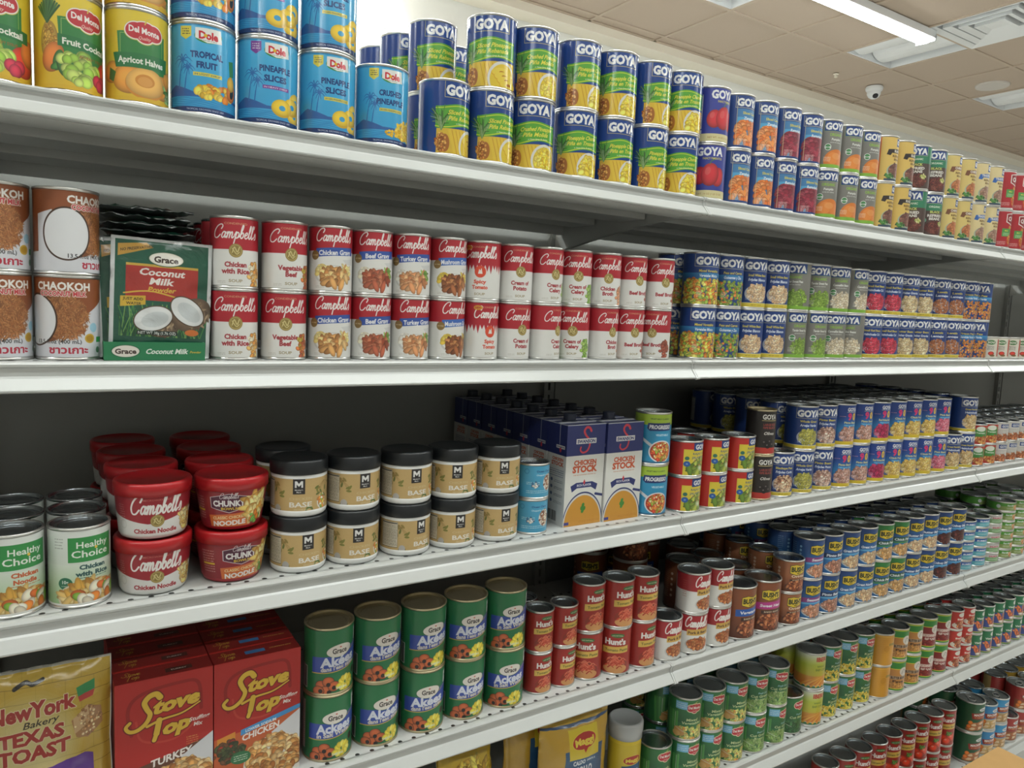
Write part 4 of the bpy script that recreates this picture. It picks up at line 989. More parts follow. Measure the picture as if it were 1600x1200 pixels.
 'b_butter': ('blue butter bean can', 'bean_can', big(bush_blue('Butter Beans', '#24508c', ['#d8b48c', '#c8a078', '#e6c8a4']), 1.15), {}), 'b_kidney': ('blue kidney bean can with dark beans', 'bean_can', big(bush_blue('Kidney Beans', '#24508c', ['#4a2420', '#602c28', '#38181a']), 1.15), {}),
 'tuna_blue': ('flat blue tuna can', 'tuna_can', tuna('#2456a8', '#5fb4c4', 'BUMBLE'), {}), 'tuna_pink': ('flat white and pink salmon can', 'tuna_can', tuna('#d4d0cc', '#7fae74', 'SALMON', '#c04458'), {}), 'tuna_green': ('flat green fish can', 'tuna_can', tuna('#4f9a34', '#8fa45c', 'Sardines'), {}),
 'dm_french': ('green bean can with short front stand', 'vegetable_can', big(dm_green(['French', 'Green Beans'], '', ['#2f5a2c', '#3f6a34'], 3, 3, False), 1.12), {}),
 'v_mixed': ('green mixed vegetables can', 'vegetable_can', big(dm_green(['Mixed', 'Vegetables'], '', ['#c8c468', '#d8cc7c', '#a8b454', '#d8903c'], 3.2, 1.1, True, 'mix'), 1.12), {}), 'v_cut': ('green cut green beans can', 'vegetable_can', big(dm_green(['Cut Green', 'Beans'], 'Fresh Cut', ['#7fa454', '#6a9044', '#94b46c'], 3, 2.6), 1.12), {}),
 'v_cutlow': ('dark green cut beans can', 'vegetable_can', big(dm_green(['Cut Beans'], 'Fresh Cut', ['#2f6434', '#3f7440', '#265428'], 3, 3.4, False), 1.12), {}), 'v_corn': ('green and yellow corn can', 'vegetable_can', big(dm_green(['Kernel', 'Corn'], 'Fresh Cut', ['#e0c43c', '#d0b02c', '#ecd860'], 3, 1.1, True, 'corn'), 1.12), {}),
 'iberia': ('lime and orange baby corn can', 'vegetable_can', iberia, {}), 'yellow': ('plain mustard yellow can', 'vegetable_can', yellow_plain, {}),
 'e_butter': ('tan butter bean can with green bands', 'bean_can', label_e('BUTTER BEANS', 'Fava', '#c88a44', ['#c88c44', '#b87a34', '#dca45c'], '#4a2c1c'), {}), 'e_kidney': ('maroon kidney bean can with green bands', 'bean_can', label_e('KIDNEY', 'BEANS', '#8a2428', ['#7a1c20', '#94302c'], '#e4d4cc'), {}),
 'e_red': ('short red bean can', 'bean_can', e_red, {}), 'sausage': ('green sausage can', 'sausage_can', sausage, {}),
 'mack_green': ('wide dark green mackerel can', 'fish_can', mack('#1c5434', '', '#b06a3c', '#c8d0cc'), dict(tab=1)), 'mack_blue': ('sky blue mackerel can', 'fish_can', mack('#2c86c4', '', '#c8a060', low='#c8b48c'), dict(tab=1)), 'mack_blue2': ('bright blue mackerel can', 'fish_can', mack('#2f94cc', '', '#b88c54', low='#b8a478'), dict(tab=1)),
 'mack_red': ('red mackerel can', 'fish_can', mack('#a82c28', '', '#a86034', low='#8f4a2c'), dict(tab=1)), 'mack_gold': ('gold and red mackerel can', 'fish_can', mack('#c8a034', '', '#b07c3c'), dict(tab=1)),
}

# ---------------------------------------------------------------- room shell
X0, X1, Y0, Y1, ZC = ROOM['x0'], ROOM['x1'], ROOM['y0'], ROOM['y1'], ROOM['z']
M_WALL = mat('wall_paint', (0.80, 0.80, 0.77), 0.7, 0, 0.3, 0.03, 3)
M_TRIM = mat('trim_cream', (0.90, 0.84, 0.72), 0.55, 0, 0.4, 0.02, 4)
M_TILE = mat('ceiling_tile', (0.55, 0.45, 0.365), 0.85, 0, 0.2, 0.05, 160, bump=0.25)  # whitish tiles; shade and warm light are put into this brown
M_GRID = mat('ceiling_tbar', (0.55, 0.45, 0.36), 0.6, 0, 0.3)
M_FLOOR = mat('floor_vinyl', (0.68, 0.66, 0.61), 0.35, 0, 0.5, 0.08, 5)
def struct(name, bl, m):
    v, f = boxes(bl)
    return tag(link(name, mesh(name, v, f, m)), kind='structure')
struct('floor', [(X0, X1, Y0, Y1, -0.1, 0)], M_FLOOR)
struct('wall_back', [(X0, X1, Y1, Y1 + .1, 0, ZC + .3)], M_WALL)
struct('wall_front', [(X0, X1, Y0 - .1, Y0, 0, ZC + .3)], M_WALL)
struct('wall_left', [(X0 - .1, X0, Y0, Y1, 0, ZC + .3)], M_WALL)
struct('wall_right', [(X1, X1 + .1, Y0, Y1, 0, ZC + .3)], M_WALL)
struct('trim_1', [(X0, X1, 4.26, Y1, ZC - 0.058, ZC + 0.02)], M_TRIM)
ceiling = struct('ceiling', [(X0, X1, Y0, Y1, ZC + 0.12, ZC + 0.2)], mat('ceiling_void', (0.25, 0.23, 0.2), 0.9))

# suspended grid: joints at x = 3.835 + 0.61 i, y = 3.54 + 0.61 j
GX = [3.835 + 0.61 * i for i in range(-18, 16)]
GY = [3.54 + 0.61 * j for j in range(-15, 2)]
bars = [(x - .012, x + .012, Y0, 4.26, ZC - .002, ZC + .02) for x in GX] + [(X0, X1, y - .012, y + .012, ZC - .0015, ZC + .02) for y in GY if y < 4.2] + [(X0, X1, 4.235, 4.26, ZC - .002, ZC + .02)]
v, f = boxes(bars)
gb = link('grid_bar', mesh('grid_bar', v, f, M_GRID), ceiling); gb['kind'] = 'stuff'
SKIP = {}            # cells taken by fittings
for a, b, nm in [(5.06, 2.93, 'troffer'), (3.2, 2.93, 'troffer'), (6.9, 2.93, 'troffer'), (5.06, 2.32, 'vent')]:
    SKIP[(round((a - 3.835) / .61), round((b - 3.54) / .61))] = nm
tv, tf = boxes([(-.298, .298, -.298, .298, 0, .015)])
tile_me = mesh('ceiling_tile', tv, tf, M_TILE)
rest = []
first = True
for i in range(-18, 15):
    for j in range(-15, 2):
        if (i, j) in SKIP: continue
        cx, cy = 3.835 + .61 * (i + .5), 3.54 + .61 * (j + .5)
        if j == 1:
            rest.append((cx - .298, cx + .298, 4.162, 4.236, ZC + .006, ZC + .02)); continue
        if cx > 1.7 and cx < 12 and cy > 1.4:
            link('ceiling_tile', tile_me, ceiling, (cx, cy, ZC + .006))
        else:
            rest.append((cx - .298, cx + .298, cy - .298, cy + .298, ZC + .006, ZC + .02))
v, f = boxes(rest)
o = link('far_tile', mesh('far_tile', v, f, M_TILE), ceiling); o['kind'] = 'stuff'

# ---------------------------------------------------------------- ceiling fittings
M_WHITE = mat('enamel_white', (0.86, 0.88, 0.90), 0.4)
M_GLOW = mat('lamp_diffuser', (0.95, 1.0, 0.965), 0.5, emit=31.0)
def ring_prism(prof_in, prof_out, z0, z1):
    pass
def strip_fixture(x0, x1, y, z, label, power, wid=.11):
    v, f = boxes([(x0 - .01, x1 + .01, y - wid / 2 - .012, y + wid / 2 + .012, z + .012, z + .060)])
    root = tag(link('strip_lamp', mesh('strip_lamp', v, f, M_WHITE)), label, 'light', 'ceiling strip lamps')
    n = 8
    prof = [(y + wid / 2 * math.cos(PI * k / n), z + .012 - .02 * math.sin(PI * k / n)) for k in range(n + 1)]
    v, f = extrude_x(prof, x0, x1)
    link('diffuser', mesh('diffuser', v, f, M_GLOW, smooth=False), root)
    for xa, xb in ((x0 - .015, x0), (x1, x1 + .015)):
        v, f = boxes([(xa, xb, y - wid / 2 - .012, y + wid / 2 + .012, z - .006, z + .034)])
        link('end_cap', mesh('end_cap', v, f, M_WHITE), root)
    lamp(root, x0, x1, y, z - .014, power, wid)
    return root
for k, (a, b, y) in enumerate(STRIPS):
    lb = 'lit white strip lamp on the ceiling ending beside the air vent' if k == 0 else 'long ceiling strip lamp outside the view, %s of its kind' % ('first second third fourth fifth sixth seventh eighth ninth tenth eleventh twelfth'.split()[k - 1])
    strip_fixture(a, b, y, ZC - .060, lb, LAMP_POWER * (1.0 if y < -1 else 1.0))
# lamp on the wall behind the shelves, upper left
v, f = boxes([(-0.6, 1.80, Y1 - .05, Y1, EYE + 1.64, EYE + 1.70)])
wl = tag(link('wall_lamp', mesh('wall_lamp', v, f, M_WHITE)), 'bright strip lamp on the white wall behind the top shelf cans', 'light')
v, f = extrude_x([(Y1 - .05 + .055 * -math.sin(PI * k / 8), EYE + 1.67 + .038 * math.cos(PI * k / 8)) for k in range(9)], -0.6, 1.80)
link('diffuser', mesh('diffuser', v, f, M_GLOW), wl)
ll = lamp(wl, -0.6, 1.80, Y1 - .115, EYE + 1.67, 30, .08)
ll.rotation_euler = (math.radians(-35), 0, 0)

def troffer(cx, cy, label):
    s = .298
    v, f = boxes([(-s, s, -s, -s + .012, 0, .09), (-s, s, s - .012, s, 0, .09), (-s, -s + .012, -s, s, 0, .09), (s - .012, s, -s, s, 0, .09), (-s, s, -s, s, .085, .09)])
    root = tag(link('recessed_light', mesh('recessed_light', v, f, M_WHITE), None, (cx, cy, ZC + .004)), label, 'light', 'recessed white light panels')
    n = 10
    for sx in (-1, 1):       # curved reflector baskets running across
        prof = []
        for k in range(n + 1):
            a = PI * k / n
            prof.append((sx * .14 + .125 * math.cos(a), .084 - .07 * math.sin(a)))
        v, f = extrude_x(prof, -.28, .28)
        v = [(y, x, z) for x, y, z in v]
        link('reflector', mesh('reflector', v, f, M_WHITE, smooth=False), root)
    return root
troffer(3.835 + .61 * 2.5, 3.54 - .305, 'unlit white recessed panel past the end of the lit strip')
troffer(3.835 - .305, 3.54 - .305, 'white recessed panel cut by the top edge of the view')
troffer(3.835 + .61 * 5.5, 3.54 - .305, 'small white recessed panel beyond the round ceiling speaker')
# square air diffuser: nested sloping frames
root = None
for k in range(4):
    a, b = .298 - .068 * k, .298 - .068 * k - .040
    z0, z1 = -.004 - .0 * k, .022 + 0.006 * k
    V = []
    for r, z in ((a, z1), (a, z0), (b, z0 + .012), (b, z1 + .01)):
        V += [(-r, -r, z), (r, -r, z), (r, r, z), (-r, r, z)]
    Fc = []
    for j in range(3):
        for i in range(4):
            Fc.append((j * 4 + i, j * 4 + (i + 1) % 4, (j + 1) * 4 + (i + 1) % 4, (j + 1) * 4 + i))
    if k == 3: Fc.append((8, 9, 10, 11))
    me = mesh('air_vent', V, Fc, M_WHITE)
    if root is None:
        root = tag(link('air_vent', me, None, (3.835 + .61 * 2.5, 3.54 - .61 * 1.5, ZC + .0)), 'square white ceiling air vent with nested louvres beside the lit strip', 'vent')
    else: link('louvre', me, root)
v, f = boxes([(-.29, .29, -.29, .29, .05, .055)])
link('duct', mesh('duct', v, f, M_DARK), root)
# round speaker
v, f, _ = lathe([(0, -.006), (.098, -.006), (.108, -.009), (.12, -.008), (.124, 0), (.124, .01)], 40)
sp = tag(link('ceiling_speaker', mesh('ceiling_speaker', v, f, mat('speaker_white', (.66, .62, .58), .6)), None, (6.645, 3.237, ZC)), 'round white speaker grille in the ceiling', 'speaker')
# dome camera
v, f, _ = lathe([(0.066, 0), (.07, -.012), (.066, -.03), (.052, -.045)], 28)
dc = tag(link('security_camera', mesh('security_camera', v, f, M_WHITE, smooth=True), None, (5.985, 3.86, ZC)), 'white domed security camera hanging from the ceiling', 'camera')
v, f, _ = lathe([(.0, -.10), (.022, -.096), (.042, -.084), (.054, -.062), (.055, -.04), (.05, -.028)], 28)
link('ball', mesh('ball', v, f, M_WHITE, smooth=True), dc)
v, f, _ = lathe([(0, 0), (.02, 0), (.022, .006), (.024, .012)], 20)
ln = link('lens', mesh('lens', v, f, mat('lens_black', (.02, .02, .025), .15)), dc, (-.022, -.036, -.085)); ln.rotation_euler = (math.radians(-50), math.radians(25), 0)
v, f, _ = lathe([(0, -.03), (.012, -.028), (.014, -.02), (.006, -.012), (.022, -.004), (.022, 0)], 16)
tag(link('sprinkler', mesh('sprinkler', v, f, M_TRIM), None, (5.45, 3.86, ZC)), 'tiny sprinkler head on the ceiling left of the dome camera', 'sprinkler')

# ---------------------------------------------------------------- gondola shelving
YB = D + 0.508
LIP = [(.014, 0), (.005, 0), (.001, -.001), (-.0012, -.0035), (-.001, -.0062), (.001, -.0082), (.001, -.0180), (-.002, -.0205), (-.0125, -.0322), (-.0140, -.0338), (-.0140, -.0356), (-.0122, -.0372), (-.0095, -.0374), (.004, -.0300), (.006, -.0295), (.010, -.004), (.014, -.002)]
lv, lf = extrude_x(LIP, 0.0015, LEN - .0015)
lip_me = mesh('price_rail', lv, lf, M_SHELF)
CAP = [(y - .0022 if y < .004 else y, z + (.0008 if z > -.005 else -.0012 if z < -.03 else 0)) for y, z in LIP]
cap_me = mesh('rail_joint', *extrude_x(CAP, .0004, .0050), M_SHELF)
dv, df = boxes([(0.001, LEN - .001, .010, .505, -.0022, 0)])
deck_me = mesh('shelf', dv, df, M_DECK)
dv, df = boxes([(0.001, LEN - .001, .010, .476, -.0022, 0)])
deck_top = mesh('shelf', dv, df, M_DECK)
fv, ff = boxes([(0.001, LEN - .001, .004, .075, -.036, -.0295)]); front_me = mesh('front_channel', fv, ff, M_UNDER)
sv, sf = boxes([(0.012, LEN - .012, 0, .085, -.034, -.0023)]); stiff_me = mesh('stiffener', sv, sf, M_UNDER)
rv, rf = boxes([(0.004, LEN - .004, .495, .5045, -.050, -.0023)]); rear_me = mesh('rear_flange', rv, rf, M_UNDER)
rear_top = mesh('rear_flange', [(a, b - .029, c) for a, b, c in rv], rf, M_UNDER)
hv, hf = boxes([(.30 + .024 * k, .306 + .024 * k, .4655, .4659, -.040, -.032) for k in range(26)])
hole_me = mesh('punched_hole', hv, hf, mat('hole_light', (.62, .62, .6), .5))
BR = [(.010, -.0375), (.09, -.0375), (.19, -.046), (.31, -.062), (.50, -.092), (.5, -.0023), (.010, -.0023)]
bv_, bf_ = extrude_x([(y, z) for y, z in BR], -.0015, .0015)
br_me = mesh('bracket', bv_, bf_, M_UNDER)
NAMES = dict(A='top', B='second', C='third', D='fourth', E='fifth', F='lowest')
SECN = {-1: 'nearest', 0: 'first', 1: 'middle', 2: 'far', 3: 'farthest'}
for s in 'ABCDEF':
    for k in (-1, 0, 1, 2, 3):
        x = SEAM + (k - 1) * LEN
        root = tag(link('store_shelf', deck_top if s == 'A' else deck_me, None, (x, D, DECK[s])), 'white metal shelf board, %s level, %s bay' % (NAMES[s], SECN[k]), 'shelf', 'white gondola shelves')
        link('price_rail', lip_me, root); link('rail_joint', cap_me, root); link('rail_joint', cap_me, root, (LEN - .0054, 0, 0))
        if s in 'ABCDE':
            link('front_channel', front_me, root)
            for yy in (.16, .335): link('stiffener', stiff_me, root, (0, yy, 0))
            link('rear_flange', rear_top if s == 'A' else rear_me, root)
            if s == 'A': link('punched_hole', hole_me, root)['kind'] = 'stuff'
            link('bracket', br_me, root, (.0045, 0, 0)); link('bracket', br_me, root, (LEN - .0045, 0, 0))
        else:
            kv, kf = boxes([(.002, LEN - .002, .02, .03, -DECK['F'] + .001, -.036)])
            link('kick_plate', mesh('kick_plate', kv, kf, M_SHELF), root)
# back panels, one per level and bay
M_PANEL = M_GREY
levels = ['A', 'B', 'C', 'D', 'E', 'F']
for k in (-1, 0, 1, 2, 3):
    x = SEAM + (k - 1) * LEN
    pv, pf = boxes([(x + .016, x + LEN - .016, YB + .006, YB + .012, .02, 1.785)])
    bp = tag(link('back_panel', mesh('back_panel', pv, pf, M_PANEL)), 'grey metal back panel of the %s shelf bay' % SECN[k], 'panel', 'gondola back panels')
for k in (-1, 0, 1, 2, 3, 4):
    x = SEAM + (k - 1) * LEN
    P, zt = .0254 * 1.25, 1.80
    bl = [(-.019, -.0035, 0, .03, 0, zt), (.0035, .019, 0, .03, 0, zt), (-.019, -.0165, -.004, .0, 0, zt), (.0165, .019, -.004, .0, 0, zt)]
    z = .05
    while z < zt - .02:
        bl.append((-.0036, .0036, 0, .004, z, z + P * .38)); z += P
    pv, pf = boxes(bl)
    up = tag(link('slotted_upright', mesh('slotted_upright', pv, pf, M_GREY), None, (x, YB - .006, 0)), 'grey slotted upright post between shelf bays, number %s along' % ['one', 'two', 'three', 'four', 'five', 'six'][k + 1], 'post', 'slotted gondola posts')
    pv, pf = boxes([(-.0036, .0036, .016, .018, 0.01, zt - .01)])
    link('slot_recess', mesh('slot_recess', pv, pf, M_DARK), up)
# the gondola across the aisle behind the viewer keeps the light of a real aisle
v, f = boxes([(X0 + 1, X1 - 1, -1.35, -.95, 0.0, 1.45)])
tag(link('opposite_gondola', mesh('opposite_gondola', v, f, mat('opposite_grey', (.42, .40, .37), .6))), 'shelving run on the opposite side of the aisle', 'shelving')

# ---------------------------------------------------------------- goods
H15 = dict(A=.112, B=.111, C=.107, D=.103, E=.099, F=.099)
SZ = {'o': (.038, None), 'dm': (.038, .118), 'pi': (.0425, .119), 'ca': (.033, .1), 'ch': (.0372, .107), 'hc': (.0375, .108), 'pr': (.038, .1085), 'ol': (.034, .105),
      'k': (.038, .077), 'bl': (.033, .0665), 'ac': (.0402, .112), 'h1': (.029, .083), 'h3': (.034, .1), 'ht': (.0355, .120), 'pb': (.0375, .0915), 'bv': (.044, .125), 'bo': (.0375, .0815),
      'tu': (.0415, .031), 'ri': (.033, .061), 'vi': (.033, .08), 'sm': (.033, .066), 'gg': (.0345, .064), 'ma': (.043, .105), 'mb': (.04, .09), 'q': (.038, .094)}
def metal_profile(r, h):
    return [(0, .003), (r - .005, .003), (r - .004, .0003), (r - .0006, 0), (r, .001), (r, .0026), (r - .0014, .0036), (r - .0014, h - .0036), (r, h - .0028), (r, h - .0006), (r - .0008, h), (r - .0026, h), (r - .0034, h - .001)]
def lid_profile(r, h):
    return [(r - .0034, h - .001), (r - .0040, h - .0048), (r - .0075, h - .0050), (r - .0085, h - .0040), (r - .0120, h - .0040), (r - .0128, h - .0046), (0, h - .0046)]
CACHE = {}
def can_meshes(sz, h, des):
    r = SZ[sz][0]
    key = (sz, h)
    if key not in CACHE:
        v, f, u = lathe(metal_profile(r, h), 36); a = (v, f)
        v, f, u = lathe(lid_profile(r, h), 36); b = (v, f)
        c = lathe([(r - .0007, .0040), (r - .0007, h - .0040)], 40)
        d1 = lathe(metal_profile(r, h) + lid_profile(r, h)[1:], 20); d2 = lathe([(r - .0007, .0040), (r - .0007, h - .0040)], 24)
        CACHE[key] = (a, b, c, d1, d2)
    a, b, c, d1, d2 = CACHE[key]
    k2 = (sz, h, des)
    if k2 not in CACHE:
        opt = DES[des][3]
        if ('m', des) not in CACHE:
            cv = Cv(2 * PI * r * 1000, h * 1000 - 8, '#ffffff', 3.0 if sz != 'tu' else 3.2)
            DES[des][2](cv)
            CACHE[('m', des)] = print_mat('print_' + des, cv, opt.get('rough', .4), opt.get('coat', .12))
        pm = CACHE[('m', des)]
        gold = opt.get('lid') == 'gold'
        body = ('body', gold, sz, h); lid = ('lid', gold, sz, h)
        if body not in CACHE:
            CACHE[body] = mesh('can_body', a[0], a[1], M_GOLD if gold else M_CAN, smooth=True)
            CACHE[lid] = mesh('lid', b[0], b[1], M_GOLD if gold else M_LID, smooth=False)
        lab = mesh('label_' + des, c[0], c[1], pm, None, c[2], smooth=True)
        V, Fc = join((d1[0], d1[1]), (d2[0], d2[1]))
        far = mesh('can_far_' + des, V, Fc, [M_GOLD if gold else M_LID, pm], [0] * len(d1[1]) + [1] * len(d2[1]), d1[2] + d2[2], smooth=True)
        CACHE[k2] = (CACHE[body], CACHE[lid], lab, far)
    return CACHE[k2]
def tab_mesh():
    V, Fc = [], []
    n, m = 20, 6
    for i in range(n):
        a = 2 * PI * i / n
        for j in range(m):
            b = 2 * PI * j / m
            rr = 1 + .16 * math.cos(b)
            V.append((.0105 * rr * math.sin(a), .013 * rr * math.cos(a) - .006, .0012 * math.sin(b) + .0028))
    for i in range(n):
        for j in range(m):
            Fc.append((i * m + j, ((i + 1) % n) * m + j, ((i + 1) % n) * m + (j + 1) % m, i * m + (j + 1) % m))
    v, f = boxes([(-.006, .006, .006, .024, .0012, .0028)])
    return mesh('pull_tab', *join((V, Fc), (v, f)), mat('tab_metal', (.7, .7, .7), .22, .9), smooth=True)
TAB = tab_mesh()

